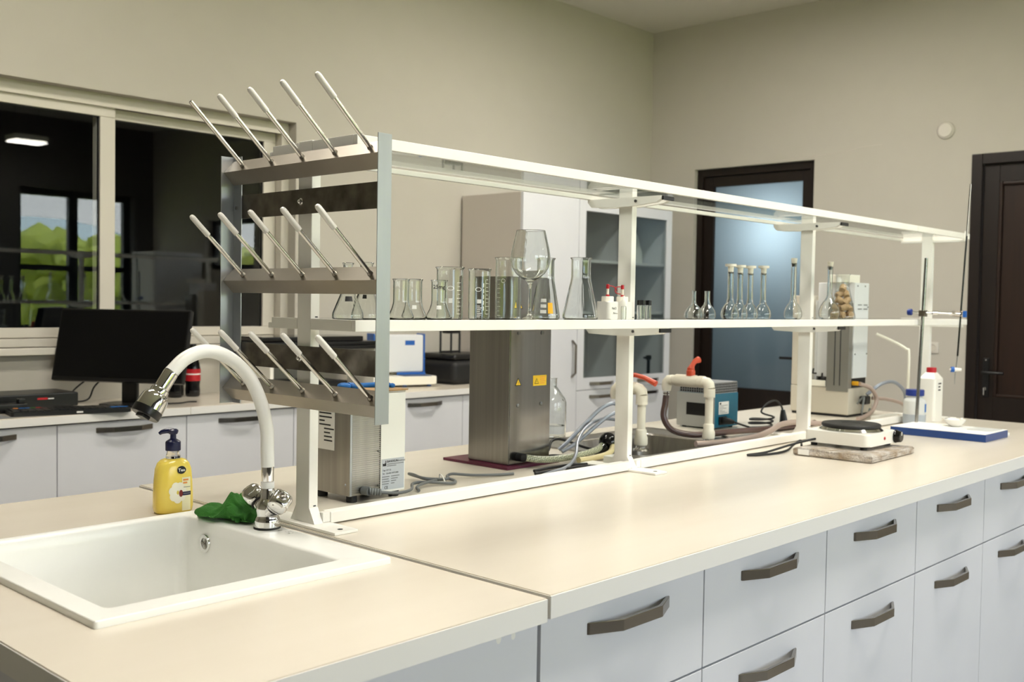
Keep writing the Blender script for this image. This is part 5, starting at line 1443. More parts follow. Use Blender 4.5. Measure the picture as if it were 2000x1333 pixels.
for i, (cx_, cy_, cz_, az, el) in enumerate(CORKS):
    M_ = Matrix.Translation((3.492 + cx_, 1.662 + cy_, SZ + 0.003 + cz_ * 1.04)) @ Matrix.Rotation(R(az), 4, 'Z') @ Matrix.Rotation(R(el), 4, 'Y')
    m_ = MB().lathe([(0, -0.014), (0.0100, -0.014), (0.0110, -0.012), (0.0124, 0.012), (0.0116, 0.014), (0, 0.014)], n=16, M=M_)
    one('cork', m_, 'cork', 'brown cork stopper inside the conical flask of corks', 'cork', 'corks in the conical flask')
v = vessel('conical_flask', 'small empty conical flask right behind the flask of corks', 'flask', 3.640, 1.745, p_erlen(0.105, 0.034, 0.010, 0.045), G2)

# ------------------------------------------------------------------ hot plate on a wrapped slab
pd = thing('wrapped_slab', 'flat package in bubble wrap under the white hot plate', 'package', (3.07, 1.41, 0.9), R(1), local=True)
m_ = MB(); m_.box(-0.160, 0.160, -0.124, 0.124, 0.0003, 0.023, 0.007, 3)
bmesh.ops.subdivide_edges(m_.bm, edges=m_.bm.edges[:], cuts=3, use_grid_fill=True)
rnd = random.Random(5)
for v_ in m_.bm.verts:
    if v_.co.z > 0.003:
        v_.co += Vector((rnd.uniform(-1, 1), rnd.uniform(-1, 1), rnd.uniform(-1, 0.4))) * 0.0016
obj('bubble_film', m_, 'bubble_wrap', pd, ang=80)
m_ = MB()
for i in range(6):
    m_.box(-0.1615, -0.1600, -0.118 + 0.02 * i, -0.108 + 0.022 * i, 0.003, 0.018, 0.0005)
obj('tape', MB().box(-0.1625, -0.1605, 0.070, 0.105, 0.004, 0.020, 0.0005), 'paper', pd)
# loose blisters standing proud along the front edges, too many to count
m_ = MB()
for i in range(46):
    for k_ in range(3):
        m_.ball((-0.155 + 0.31 * i / 45, -0.1245, 0.005 + 0.0062 * k_), 0.0027, (1, 0.55, 1), 6)
bb = obj('blisters', m_, 'bubble_wrap', pd); bb['kind'] = 'stuff'
ht = thing('hot_plate', 'white electric hot plate with a black round plate and a black knob', 'hot plate', (3.10, 1.435, 0.9235), R(0), local=True)
for fx, fy in ((-0.085, -0.08), (0.085, -0.08), (-0.085, 0.08), (0.085, 0.08)):
    obj('foot', MB().lathe([(0, 0), (0.010, 0), (0.010, 0.009), (0, 0.009)], (fx, fy, 0.0), 14), 'black_rubber', ht)
obj('base', MB().rbox(-0.100, 0.100, -0.095, 0.095, 0.0085, 0.0105, 0.015), 'black_plastic', ht)
obj('housing', MB().rbox(-0.108, 0.108, -0.104, 0.104, 0.0108, 0.048, 0.018, 0.004), 'white_plastic', ht, ang=50)
obj('drip_ring', MB().lathe([(0, 0.0482), (0.094, 0.0482), (0.096, 0.050), (0.087, 0.058), (0, 0.058)], (0.004, 0.002, 0), 40), 'chrome', ht)
obj('plate', MB().lathe([(0, 0.0582), (0.086, 0.0582), (0.089, 0.060), (0.089, 0.066), (0.086, 0.0685), (0.03, 0.0685), (0.028, 0.067), (0, 0.067)], (0.004, 0.002, 0), 40), 'hotplate_black', ht)
MM = Matrix.Translation((0.088, -0.104, 0.030)) @ Matrix.Rotation(R(90), 4, 'X')
kb = obj('knob', MB().lathe([(0, 0), (0.020, 0), (0.021, 0.003), (0.019, 0.006), (0.017, 0.018), (0.015, 0.020), (0, 0.020)], n=24, M=MM), 'black_gloss', ht)
obj('pointer', MB().box(-0.0015, 0.0015, 0.004, 0.015, 0.020, 0.0208, M=MM), 'print_white', kb)
obj('lamp', MB().lathe([(0, 0), (0.005, 0), (0.005, 0.0015), (0.003, 0.003), (0, 0.0032)], n=14, M=Matrix.Translation((0.008, -0.104, 0.030)) @ Matrix.Rotation(R(90), 4, 'X')), 'red_cap', ht)
one('hotplate_cord', MB().tube(crv([(2.994, 1.500, 0.945), (2.965, 1.515, 0.940), (2.92, 1.545, 0.928), (2.84, 1.585, 0.908), (2.77, 1.605, 0.9045), (2.80, 1.580, 0.9045), (2.88, 1.565, 0.9045), (2.96, 1.575, 0.905), (3.02, 1.59, 0.912), (3.06, 1.585, 0.925), (3.04, 1.57, 0.912)], 8), 0.0036, 8), 'black_rubber',
    'black cord looping out from behind the white hot plate', 'cord', ang=70)

# ------------------------------------------------------------------ retort stand with burette
rs = thing('retort_stand', 'retort stand with a blue-edged flat base, steel rod and clamp', 'stand', (3.80, 1.39, 0.9))
BX = (3.690, 3.915, 1.228, 1.560)
obj('base', MB().box(*BX, 0.9003, 0.9255, 0.0015), 'blue_base', rs)
obj('base_cover', MB().box(BX[0] + 0.001, BX[1] - 0.001, BX[2] + 0.002, BX[3] - 0.002, 0.9257, 0.9270, 0.0006), 'paper', rs)
rb0, rb1 = Vector((3.888, 1.545, 0.9271)), Vector((3.894, 1.529, 1.541))
obj('rod', MB().tube([rb0, rb1], 0.0060, 16), 'steel_rod', rs)
zc = 1.335
rc = rb0.lerp(rb1, (zc - 0.9186) / (1.541 - 0.9186))
boss = obj('clamp', MB().box(rc.x - 0.011, rc.x + 0.011, rc.y - 0.013, rc.y + 0.013, zc - 0.012, zc + 0.012, 0.002), 'steel_handle', rs)
kd = Vector((-0.12, 0.99, 0.02)).normalized()
m_ = MB(); m_.tube([rc + kd * 0.012, rc + kd * 0.040], 0.0030, 10)
obj('screw', m_, 'chrome', boss)
obj('thumb_knob', MB().tube([rc + kd * 0.038, rc + kd * 0.041, rc + kd * 0.052, rc + kd * 0.056], [0.009, 0.0125, 0.0125, 0.010], 14), 'blue_cap', boss)
bd = Vector((0.34, -0.94, -0.02)).normalized()
be = rc + bd * 0.128
m_ = MB(); m_.tube([rc + bd * 0.010, rc + bd * 0.030, rc + bd * 0.034, rc + bd * 0.052, rc + bd * 0.054, rc + bd * 0.085, rc + bd * 0.100, be], [0.0048, 0.0048, 0.008, 0.008, 0.005, 0.005, 0.007, 0.004], 12)
obj('arm', m_, 'chrome', boss)
m_ = MB()
sd = bd.cross(Vector((0, 0, 1))).normalized()
for s_ in (-1, 1):
    m_.tube([be - bd * 0.028 + Vector((0, 0, s_ * 0.005)), be - bd * 0.006 + Vector((0, 0, s_ * 0.008)), be + Vector((0, 0, s_ * 0.008)) + bd * 0.016], 0.0040, 8)
obj('jaw', m_, 'steel_handle', boss)
m_ = MB(); m_.box(-0.006, 0.006, -0.006, 0.006, -0.012, 0.012, 0.002, M=Matrix.Translation(be + bd * 0.015))
obj('jaw_pad', m_, 'blue_trim', boss)
bu = thing('burette', 'thin dark glass burette with a blue and white stopcock held in the clamp', 'burette', be + Vector((0, 0, -0.26)))
t0, t1 = be + bd * 0.004 + Vector((0.006, -0.016, 0.475)), be + bd * 0.004 + Vector((-0.004, 0.008, -0.155))
obj('tube', MB().tube([t0, t1], 0.0032, 12), 'black_gloss', bu)
obj('bore_line', MB().tube([t0 + Vector((-0.0030, -0.0022, 0.0)), t0.lerp(t1, 0.3) + Vector((-0.0030, -0.0022, 0))], 0.0011, 6), 'print_white', bu)
t2 = t1 + Vector((-0.002, 0.004, -0.050))
obj('neck', MB().tube([t1, t2], [0.0028, 0.0018], 10), 'glass', bu)
st = obj('stopcock', MB().tube([t2 + Vector((0.010, -0.016, 0)), t2 + Vector((-0.004, 0.004, 0))], [0.005, 0.0075], 12), 'white_plastic', bu)
obj('handle', MB().tube([t2 + Vector((-0.004, 0.004, 0)), t2 + Vector((-0.010, 0.014, 0))], 0.0105, 14), 'blue_trim', st)
obj('cap', MB().ball(t2 + Vector((-0.010, 0.0145, 0)), 0.0045), 'print_white', st)
obj('tip', MB().tube([t2, t2 + Vector((-0.001, 0.002, -0.03)), t2 + Vector((-0.001, 0.002, -0.055))], [0.0022, 0.0016, 0.0008], 8), 'glass', bu)

t = thing('porcelain_dish', 'small white porcelain evaporating dish on the stand base', 'dish', (3.865, 1.395, 0.9272), local=True)
obj('bowl', MB().lathe([(0, 0), (0.014, 0), (0.017, 0.001), (0.026, 0.008), (0.034, 0.018), (0.0375, 0.026), (0.0362, 0.0265), (0.0325, 0.0185), (0.024, 0.0095), (0.014, 0.004), (0, 0.0035)], n=32), 'porcelain', t, ang=60)
obj('spout', MB().tube([(0.033, -0.008, 0.0225), (0.039, -0.010, 0.0255), (0.044, -0.011, 0.0268)], [0.005, 0.004, 0.002], 8), 'porcelain', t)
obj('rim_mark', MB().box(0.000, 0.012, 0.030, 0.0365, 0.0262, 0.0268), 'ink', t)
one('plastic_bag', MB().box(3.80, 3.895, 1.240, 1.330, 0.9273, 0.9290, 0.0006), 'milky', 'small clear plastic sleeve lying on the front of the stand base', 'bag')
one('plastic_strip', MB().box(3.918, 3.962, 1.236, 1.252, 0.9003, 0.912, 0.002), 'milky', 'short translucent plastic piece against the end of the stand base', 'plastic piece')

# ------------------------------------------------------------------ bottles by the stand
t = thing('reagent_bottle', 'translucent laboratory bottle with a dark blue cap behind the stand rod', 'bottle', (4.060, 1.622, 0.9003), local=True)
obj('body', MB().lathe([(0, 0), (0.038, 0), (0.042, 0.004), (0.042, 0.088), (0.038, 0.098), (0.030, 0.104), (0.028, 0.108), (0.028, 0.112), (0, 0.112)], n=32), 'milky', t, ang=50)
obj('contents', MB().lathe([(0, 0.001), (0.0424, 0.004), (0.0424, 0.040), (0, 0.0401)], n=32), 'liquid_grey', t, ang=50)
obj('cap', MB().lathe([(0, 0.112), (0.034, 0.112), (0.0345, 0.114), (0.0345, 0.133), (0.033, 0.136), (0, 0.1365)], n=28), 'blue_cap', t)
arc_patch(t, 0.0426, 262, 292, 0.050, 0.082, 'print_blue', 'label')
t = thing('wash_tube', 'thin bent white tube rising behind the blue-capped bottle', 'tube', (4.28, 1.740, 0.9003))
obj('tube', MB().tube(crv([(4.28, 1.740, 0.9003), (4.28, 1.740, 1.00), (4.28, 1.740, 1.165), (4.275, 1.75, 1.185), (4.25, 1.795, 1.215), (4.22, 1.855, 1.245)], 6), 0.0055, 10), 'cream_plastic', t, ang=70)
obj('foot', MB().lathe([(0, 0), (0.03, 0), (0.03, 0.006), (0.01, 0.012), (0, 0.012)], (4.28, 1.740, 0.9003)), 'white_plastic', t)
t = thing('canister', 'tall white rectangular canister with a red screw cap and black marks', 'canister', (4.235, 1.628, 0.9003), R(0), local=True)
obj('body', MB().rbox(-0.045, 0.045, -0.034, 0.034, 0, 0.172, 0.012, 0.004), 'white_plastic', t, ang=45)
m_ = MB(); bm = m_.bm
a_ = [bm.verts.new(p) for p in ((-0.042, -0.031, 0.1722), (0.042, -0.031, 0.1722), (0.042, 0.031, 0.1722), (-0.042, 0.031, 0.1722))]
b_ = [bm.verts.new(p) for p in ((-0.018, -0.018, 0.196), (0.018, -0.018, 0.196), (0.018, 0.018, 0.196), (-0.018, 0.018, 0.196))]
for i in range(4):
    bm.faces.new((a_[i], a_[(i + 1) % 4], b_[(i + 1) % 4], b_[i]))
bm.faces.new(b_); bm.faces.new(a_[::-1])
obj('shoulder', m_, 'white_plastic', t)
obj('cap', MB().lathe([(0, 0.196), (0.0185, 0.196), (0.019, 0.198), (0.019, 0.214), (0.018, 0.216), (0, 0.216)], n=22), 'red_cap', t)
for i, w_ in enumerate((0.030, 0.022, 0.024)):
    obj('handwriting', MB().box(-0.012, -0.012 + w_, -0.0345, -0.0341, 0.150 - 0.013 * i, 0.1555 - 0.013 * i), 'ink', t)

# ------------------------------------------------------------------ white analyser at the far end
an = thing('analyser', 'beige and white laboratory analyser with a grey column, at the far end of the island', 'lab device', (4.19, 1.99, 0.9))
x0, x1, y0, y1 = 4.07, 4.30, 1.900, 2.16
obj('base', MB().box(x0, x1, y0, y1, 0.910, 1.020, 0.004), 'machine_beige', an)
obj('foot_strip', MB().box(x0 + 0.006, x1 - 0.006, y0 + 0.006, y1 - 0.006, 0.9003, 0.9098), 'black_rubber', an)
col = obj('column', MB().box(x0 - 0.004, x0 + 0.03, y0 + 0.002, y0 + 0.098, 1.005, 1.372, 0.002), 'machine_grey', an)
for yy in (y0 + 0.038, y0 + 0.062):
    obj('slot', MB().box(x0 - 0.0052, x0 - 0.0042, yy - 0.0018, yy + 0.0018, 1.03, 1.36), 'gap_dark', col)
bk = obj('cover', MB().box(x0 + 0.031, x0 + 0.165, y0 - 0.002, y0 + 0.16, 1.060, 1.455, 0.003), 'machine_white', an)
for (sx_, sz_) in ((0.055, 1.442), (0.125, 1.442), (0.045, 1.16), (0.155, 1.16), (0.155, 1.355)):
    obj('screw', MB().lathe([(0, 0), (0.0035, 0), (0.003, 0.002), (0, 0.0025)], n=10, M=Matrix.Translation((x0 + sx_, y0 - 0.002, sz_)) @ Matrix.Rotation(R(90), 4, 'X')), 'screw', bk)
for zz in (1.345, 1.362):
    for q in (0.060, 0.115):
        obj('vent', MB().box(x0 + q, x0 + q + 0.036, y0 - 0.0030, y0 - 0.0020, zz, zz + 0.004), 'aluminium', bk)
obj('connector_plate', MB().box(x0 + 0.031, x0 + 0.165, y0 + 0.004, y0 + 0.15, 1.0205, 1.0595), 'black_plastic', an)
obj('top_box', MB().box(x0 - 0.002, x0 + 0.10, y0 + 0.010, y0 + 0.105, 1.4555, 1.488, 0.002), 'cream_plastic', an)
obj('rear_housing', MB().box(x0 + 0.002, x0 + 0.12, y0 + 0.170, y1, 1.0205, 1.400, 0.004), 'machine_beige', an)
obj('side_frame', MB().box(x0 + 0.031, x0 + 0.045, y0 + 0.160, y0 + 0.170, 1.0205, 1.38), 'machine_white', an)
for (yy, zz) in ((2.055, 1.075), (2.015, 1.058)):
    obj('hook', MB().tube([(x0 - 0.004, yy, zz + 0.02), (x0 - 0.008, yy, zz), (x0 - 0.008, yy - 0.015, zz)], 0.004, 8), 'black_plastic', an)
obj('tray', MB().box(x0 - 0.006, x0 + 0.0, y0 + 0.100, y0 + 0.185, 1.022, 1.048, 0.003), 'cream_plastic', an)
obj('port', MB().tube([(x0 + 0.045, y0 + 0.004, 1.040), (x0 + 0.045, y0 - 0.020, 1.040)], 0.009, 12), 'print_yellow', an)
hs = [([(4.112, 1.872, 1.040), (4.16, 1.845, 1.020), (4.195, 1.835, 0.975), (4.16, 1.835, 0.930), (4.08, 1.83, 0.912), (3.98, 1.815, 0.9085)], 0.0085, 'hose_taupe', 'taupe hose curving down from the analyser port to the bench'),
      ([(4.20, 1.88, 0.99), (4.25, 1.84, 1.035), (4.33, 1.82, 1.040), (4.39, 1.80, 1.00), (4.41, 1.80, 0.95), (4.42, 1.80, 0.912)], 0.0075, 'cable_silver', 'grey hose arching up right of the analyser'),
      ([(4.22, 1.865, 0.975), (4.28, 1.83, 0.970), (4.34, 1.80, 0.955), (4.38, 1.785, 0.935), (4.40, 1.77, 0.917)], 0.0075, 'hose_taupe', 'taupe hose running low to the right of the analyser'),
      ([(4.12, 1.885, 0.955), (4.13, 1.862, 0.985), (4.10, 1.850, 0.955), (4.09, 1.850, 0.925), (4.11, 1.850, 0.910), (4.15, 1.850, 0.915), (4.17, 1.852, 0.935)], 0.0042, 'cable_grey', 'thin grey loop of tube against the analyser base')]
for pts, r_, mt_, lb_ in hs:
    one('analyser_hose', MB().tube(crv(pts, 8), r_, 10), mt_, lb_, 'hose', 'hoses around the analyser', ang=70)
one('analyser_plug', MB().box(4.165, 4.215, 1.868, 1.898, 0.950, 0.985, 0.006), 'black_plastic', 'black plug pushed into the right side of the analyser base', 'plug')
one('power_strip', MB().box(4.05, 4.235, 1.760, 1.795, 0.9003, 0.918, 0.004), 'white_plastic', 'low white power strip lying in front of the analyser', 'power strip')

# ------------------------------------------------------------------ things on the wall counter
CZ = 0.8983
mo = thing('monitor', 'large black computer monitor standing turned on the wall counter', 'monitor', (2.012, 4.052, CZ), R(-58), local=True)
# local frame: screen looks along -Y
obj('stand_base', MB().rbox(-0.09, 0.09, -0.02, 0.115, 0.0, 0.012, 0.03, 0.002), 'black_plastic', mo)
obj('stand_neck', MB().box(-0.035, 0.035, 0.075, 0.098, 0.010, 0.24, 0.006), 'black_plastic', mo)
TM = Matrix.Translation((0, 0.02, 0.100)) @ Matrix.Rotation(R(-14), 4, 'X')
obj('panel', MB().box(-0.318, 0.270, -0.006, 0.022, 0.0, 0.305, 0.004, M=TM), 'black_plastic', mo)
obj('screen', MB().box(-0.310, 0.262, -0.0075, -0.0062, 0.016, 0.297, M=TM), 'screen_black', mo)
obj('back_bulge', MB().box(-0.16, 0.16, 0.0225, 0.045, 0.05, 0.22, 0.012, M=TM), 'black_plastic', mo)
kb = thing('keyboard', 'black keyboard with coloured sticker dots before the monitor', 'keyboard', (1.770, 3.965, CZ), R(-12), local=True)
obj('case', MB().rbox(-0.215, 0.215, -0.070, 0.070, 0.0005, 0.016, 0.012, 0.003), 'black_plastic', kb)
for r_ in range(5):
    for c_ in range(15):
        if r_ == 0 and 4 <= c_ <= 9:
            continue
        obj('key', MB().box(-0.205 + c_ * 0.0272, -0.205 + c_ * 0.0272 + 0.0235, -0.060 + r_ * 0.0235, -0.040 + r_ * 0.0235, 0.0163, 0.0205), 'black_plastic', kb) if False else None
m_ = MB()
for r_ in range(5):
    for c_ in range(15):
        m_.box(-0.205 + c_ * 0.0272, -0.205 + c_ * 0.0272 + 0.0235, -0.060 + r_ * 0.0235, -0.040 + r_ * 0.0235, 0.0163, 0.0205)
ky = obj('keys', m_, 'black_plastic', kb); ky['kind'] = 'stuff'
for i, mt_ in enumerate(('print_orange', 'print_blue', 'print_blue', 'green_cloth', 'red_cap')):
    obj('sticker', MB().box(-0.190 + 0.020 * i, -0.172 + 0.020 * i, 0.040, 0.056, 0.0206, 0.0212), mt_, kb)
obj('sticker', MB().box(0.140, 0.205, -0.055, -0.035, 0.0206, 0.0212), 'print_blue', kb)
obj('logo', MB().box(0.012, 0.035, -0.0705, -0.0701, 0.006, 0.012), 'paper', kb)
t = thing('recorder_box', 'flat black network recorder box at the left picture edge on the counter', 'electronic box', (1.72, 4.275, CZ))
obj('case', MB().box(1.50, 1.90, 4.17, 4.38, CZ + 0.004, CZ + 0.060, 0.006), 'black_plastic', t)
obj('logo', MB().box(1.735, 1.775, 4.1692, 4.1699, CZ + 0.036, CZ + 0.044), 'red_cap', t)
obj('logo_text', MB().box(1.777, 1.800, 4.1692, 4.1699, CZ + 0.037, CZ + 0.041), 'paper', t)
for fx in (1.53, 1.87):
    obj('foot', MB().box(fx - 0.012, fx + 0.012, 4.18, 4.37, CZ, CZ + 0.0038), 'black_rubber', t)
t = thing('phone_holder', 'small black box standing before the network recorder', 'electronic box', (1.58, 4.11, CZ))
obj('case', MB().box(1.50, 1.66, 4.075, 4.145, CZ, CZ + 0.034, 0.004), 'black_plastic', t)
obj('post', MB().box(1.63, 1.655, 4.085, 4.115, CZ + 0.0342, CZ + 0.052, 0.003), 'black_plastic', t)
one('paper_sheet', MB().box(1.30, 1.545, 3.915, 4.035, CZ + 0.0002, CZ + 0.0010), 'ink_grey', 'grey printed sheet lying on the counter edge at far left', 'paper')
one('monitor_cable', MB().tube(crv([(2.03, 4.20, 1.06), (1.99, 4.26, 1.01), (1.94, 4.30, 0.955), (1.92, 4.30, 0.915), (1.96, 4.32, 0.903), (2.02, 4.34, 0.910), (2.04, 4.33, 0.96), (2.07, 4.31, 1.00), (2.08, 4.27, 1.03)], 8), 0.0035, 8), 'black_rubber', 'black cable hanging in a loop behind the monitor foot', 'cable', ang=70)
one('mouse_cable', MB().tube(crv([(2.20, 4.05, CZ + 0.003), (2.27, 4.03, CZ + 0.003), (2.33, 4.06, CZ + 0.003), (2.36, 4.045, CZ + 0.003)], 6), 0.003, 8), 'black_rubber', 'short black cable end lying right of the keyboard', 'cable', ang=70)
def cola(x, y, label, band, cap_h, sc_=1.0):
    t = thing('drink_bottle', label, 'bottle', (x, y, CZ), group='dark bottles behind the tap hose', local=True)
    obj('body', MB().lathe([(0, 0), (0.028, 0), (0.032, 0.006), (0.033, 0.03), (0.031, 0.05), (0.034, 0.075), (0.034, 0.125), (0.030, 0.150), (0.020, 0.185), (0.0145, 0.205), (0.0135, cap_h), (0, cap_h)], n=24), 'black_gloss', t, ang=60)
    obj('label_band', MB().lathe([(0.0345, 0.072), (0.0347, 0.078), (0.0347, 0.120), (0.0345, 0.126)], n=24), band, t)
    obj('cap', MB().lathe([(0, cap_h), (0.015, cap_h), (0.015, cap_h + 0.016), (0, cap_h + 0.017)], n=18), 'black_plastic', t)
    obj('pale_ring', MB().lathe([(0.0349, 0.100), (0.0349, 0.106)], n=24), 'paper', t)  # thin pale ring around the label band
cola(2.400, 4.300, 'dark bottle with a grey label band behind the tap hose', 'ink_grey', 0.225)
cola(2.487, 4.300, 'dark bottle with a red label band behind the tap hose', 'red_cap', 0.222)
cola(2.442, 4.362, 'tall dark bottle with a long neck reaching the window sill', 'ink', 0.290)
m_ = MB()
for (dx, dz, r_) in ((0, 0, 0.012), (0.018, 0.006, 0.010), (0.006, 0.02, 0.009), (-0.012, 0.012, 0.009)):
    m_.ball((2.492 + dx, 4.262, CZ + 0.160 + dz), r_, seg=8)
# black document scanner on a box
t = thing('document_scanner', 'flat black scanner on a black box behind the peg rack', 'scanner', (3.05, 4.22, CZ))
obj('base', MB().box(2.93, 3.22, 4.10, 4.36, CZ + 0.002, CZ + 0.055, 0.006), 'black_plastic', t)
obj('leg', MB().box(2.78, 2.80, 4.12, 4.34, CZ, CZ + 0.208, 0.002), 'white_plastic', t)
obj('leg', MB().box(3.40, 3.42, 4.12, 4.34, CZ, CZ + 0.208, 0.002), 'white_plastic', t)
obj('shelf_board', MB().box(2.74, 3.44, 4.10, 4.37, CZ + 0.2085, CZ + 0.226, 0.002), 'black_plastic', t)
obj('scanner_bed', MB().box(2.72, 3.42, 4.11, 4.36, CZ + 0.2265, CZ + 0.246, 0.004), 'black_plastic', t)
obj('scanner_lid', MB().box(2.735, 3.33, 4.12, 4.36, CZ + 0.2465, CZ + 0.272, 0.005), 'black_gloss', t)
# analytical balance
t = thing('lab_balance', 'white laboratory balance with blue trim and a tall back display', 'balance', (3.72, 4.20, CZ), R(-18), local=True)
obj('foot', MB().lathe([(0, 0), (0.012, 0), (0.012, 0.012), (0, 0.012)], (-0.07, -0.08, 0), 14), 'blue_trim', t)
obj('foot', MB().lathe([(0, 0), (0.012, 0), (0.012, 0.012), (0, 0.012)], (0.07, -0.08, 0), 14), 'blue_trim', t)
obj('foot', MB().lathe([(0, 0), (0.012, 0), (0.012, 0.012), (0, 0.012)], (-0.07, 0.09, 0), 14), 'blue_trim', t)
obj('foot', MB().lathe([(0, 0), (0.012, 0), (0.012, 0.012), (0, 0.012)], (0.07, 0.09, 0), 14), 'blue_trim', t)
obj('base', MB().rbox(-0.225, 0.105, -0.125, 0.125, 0.0122, 0.055, 0.03, 0.006), 'cream_plastic', t, ang=50)
obj('keypad', MB().box(-0.078, 0.078, -0.100, -0.010, 0.0552, 0.0585, 0.001), 'keypad_blue', t)
obj('trim', MB().box(-0.082, 0.082, -0.008, 0.006, 0.0552, 0.070, 0.003), 'blue_trim', t)
obj('back_column', MB().box(-0.205, 0.072, 0.000, 0.100, 0.0705, 0.270, 0.008), 'machine_white', t)
obj('side_trim', MB().box(0.0725, 0.082, 0.000, 0.100, 0.0705, 0.276, 0.003), 'blue_trim', t)
obj('side_trim', MB().box(-0.215, -0.2055, 0.000, 0.100, 0.0705, 0.276, 0.003), 'blue_trim', t)
obj('badge', MB().box(-0.035, 0.020, -0.001, -0.0002, 0.215, 0.240), 'blue_trim', t)
# black bag and frame stand
m_ = MB()
m_.box(3.905, 4.245, 4.06, 4.36, CZ, CZ + 0.130, 0.035, 4)
t = thing('black_case', 'black padded case on the counter beside the tall cabinet', 'case', (4.08, 4.21, CZ))
obj('body', m_, 'black_rubber', t, ang=50)
obj('lid', MB().box(3.925, 4.235, 4.08, 4.35, CZ + 0.1302, CZ + 0.165, 0.016, 3), 'black_plastic', t, ang=50)
obj('buckle', MB().ball((4.06, 4.055, CZ + 0.075), 0.006), 'chrome', t)
t = thing('frame_stand', 'black wire frame stand with a clamp on top of the black case', 'stand', (3.98, 4.2, CZ + 0.1655))
m_ = MB()
for xx in (3.925, 4.005, 4.070):
    m_.tube([(xx, 4.19, CZ + 0.166), (xx, 4.19, CZ + 0.345)], 0.006, 8)
m_.tube([(3.925, 4.19, CZ + 0.345), (4.070, 4.19, CZ + 0.345)], 0.006, 8); m_.tube([(3.925, 4.19, CZ + 0.174), (4.070, 4.19, CZ + 0.174)], 0.006, 8)
obj('frame', m_, 'black_plastic', t)
obj('clamp', MB().box(3.955, 4.055, 4.165, 4.215, CZ + 0.275, CZ + 0.305, 0.008), 'black_plastic', t)

# ------------------------------------------------------------------ glassware inside the glazed cabinet
G3 = 'glassware behind the smoked glass doors'
for (x, y, z, lb_) in ((4.875, 4.10, 1.6155, 'round long-neck flask behind smoked glass, left on the upper shelf'), (4.980, 4.10, 1.6155, 'round long-neck flask behind smoked glass, second on the upper shelf')):
    v = thing('round_flask', lb_, 'flask', (x, y, z), group=G3, local=True)
    obj('glass_body', MB().lathe(shell(p_vol(0.24, 0.042, 0.011, 0.09), 0.0015), n=24), 'glass', v, ang=50)
    obj('stopper', MB().lathe([(0, 0.238), (0.008, 0.238), (0.010, 0.246), (0.013, 0.252), (0.009, 0.262), (0, 0.264)], n=14), 'print_white', v)
v = thing('wash_bottle', 'pale plastic bottle behind smoked glass, left on the right upper shelf', 'bottle', (5.37, 4.10, 1.6155), group=G3, local=True)
obj('body', MB().lathe([(0, 0), (0.04, 0), (0.042, 0.005), (0.042, 0.13), (0.030, 0.155), (0.022, 0.16), (0, 0.16)], n=24), 'milky', v, ang=50)
obj('cap', MB().lathe([(0, 0.16), (0.026, 0.16), (0.026, 0.19), (0, 0.19)], n=20), 'cream_plastic', v)
v = thing('spray_bottle', 'pale conical bottle with a black trigger behind smoked glass', 'bottle', (5.575, 4.12, 1.6155), group=G3, local=True)
obj('body', MB().lathe([(0, 0), (0.062, 0), (0.065, 0.006), (0.062, 0.08), (0.030, 0.19), (0.018, 0.21), (0, 0.21)], n=24), 'milky', v, ang=50)
m_ = MB(); m_.box(-0.03, 0.025, -0.014, 0.014, 0.2102, 0.245, 0.004); m_.tube([(-0.03, 0, 0.235), (-0.055, 0, 0.235)], 0.008, 8)
obj('trigger', m_, 'black_plastic', v)
for i, (x, h_, r_) in enumerate(((4.86, 0.11, 0.022), (4.925, 0.10, 0.020), (4.995, 0.115, 0.022), (5.07, 0.10, 0.02))):
    v = thing('storage_bottle', 'small clear bottle behind smoked glass on the middle shelf, number %s from the left' % ('one two three four'.split()[i]), 'bottle', (x, 4.12, 1.3055), group=G3, local=True)
    obj('glass_body', MB().lathe(shell([(0, 0), (r_ * 0.94, 0), (r_, 0.004), (r_, h_ * 0.62), (r_ * 0.55, h_ * 0.78), (r_ * 0.5, h_)], 0.0015), n=20), 'glass', v, ang=50)
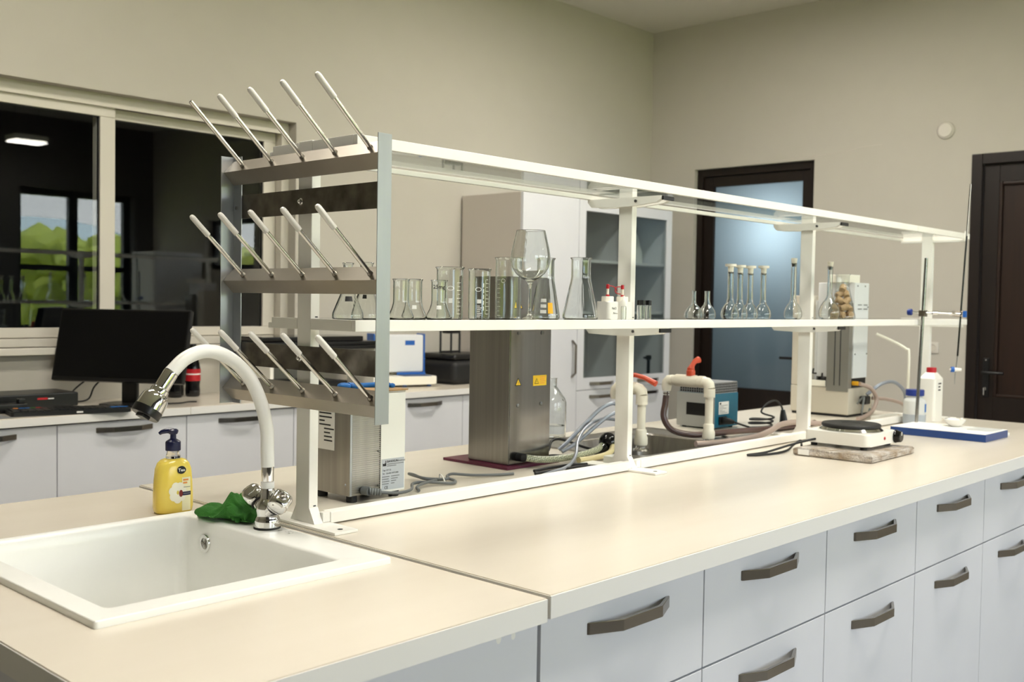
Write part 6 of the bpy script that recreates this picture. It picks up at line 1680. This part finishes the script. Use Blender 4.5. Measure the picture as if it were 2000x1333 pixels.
for i, x in enumerate((4.87, 4.965, 5.055)):
    v = thing('measuring_cylinder', 'tall clear measuring cylinder behind smoked glass low in the cabinet, %s' % ('left one', 'middle one', 'right one')[i], 'cylinder', (x, 4.10, 0.8385), group=G3, local=True)
    obj('glass_body', MB().lathe(shell([(0, 0), (0.036, 0), (0.037, 0.004), (0.025, 0.012), (0.024, 0.020), (0.024, 0.33 - 0.03 * (i % 2)), (0.027, 0.335 - 0.03 * (i % 2))], 0.0016), n=24), 'glass', v, ang=50)
for i, x in enumerate((5.40, 5.47, 5.545)):
    v = thing('small_jar', 'small clear jar behind smoked glass on the right middle shelf, %s' % ('left one', 'middle one', 'right one')[i], 'jar', (x, 4.06, 1.3055), group=G3, local=True)
    obj('glass_body', MB().lathe(shell([(0, 0), (0.02, 0), (0.021, 0.003), (0.021, 0.030), (0.017, 0.036), (0.018, 0.042)], 0.0015), n=20), 'glass', v, ang=50)
v = thing('tap_handle', 'small black plastic valve behind the right smoked glass door, low', 'valve', (5.61, 4.0, 0.96), local=True)
obj('body', MB().box(-0.02, 0.02, -0.01, 0.01, 0.03, 0.06, 0.004).box(-0.006, 0.006, -0.01, 0.01, -0.1215, 0.0298, 0.002), 'black_plastic', v)
obj('lever', MB().tube([(-0.018, 0, 0.045), (-0.05, 0, 0.045)], 0.007, 8), 'black_plastic', v)

# ------------------------------------------------------------------ behind the camera: what mirrors in the inner window
t = thing('side_bench', 'low bench under the outer windows, seen only as a mirror image', 'bench', (4.6, -2.2, 0))
obj('top', MB().box(3.2, 6.10, -2.44, -1.90, 0.86, 0.90, 0.002), 'worktop', t)
obj('body', MB().box(3.25, 6.05, -2.43, -1.95, 0.0, 0.858), 'white_laminate', t)
t = thing('tall_fridge', 'tall white refrigerator in the corner behind the camera, seen only as a mirror image', 'fridge', (5.80, -1.55, 0))
obj('body', MB().box(5.55, 6.12, -1.85, -1.36, 0.0, 1.84, 0.02), 'white_plastic', t)
obj('door', MB().box(5.555, 6.115, -1.359, -1.33, 0.05, 1.83, 0.01), 'machine_white', t)
for i in range(5):
    v = thing('round_flask', 'round glass flask on the bench behind the camera, seen only as a mirror image', 'flask', (4.0 + 0.28 * i, -2.15, 0.9005), group='mirrored flasks', local=True)
    obj('glass_body', MB().lathe(shell(p_vol(0.30, 0.07, 0.016, 0.13), 0.002), n=24), 'glass', v, ang=50)
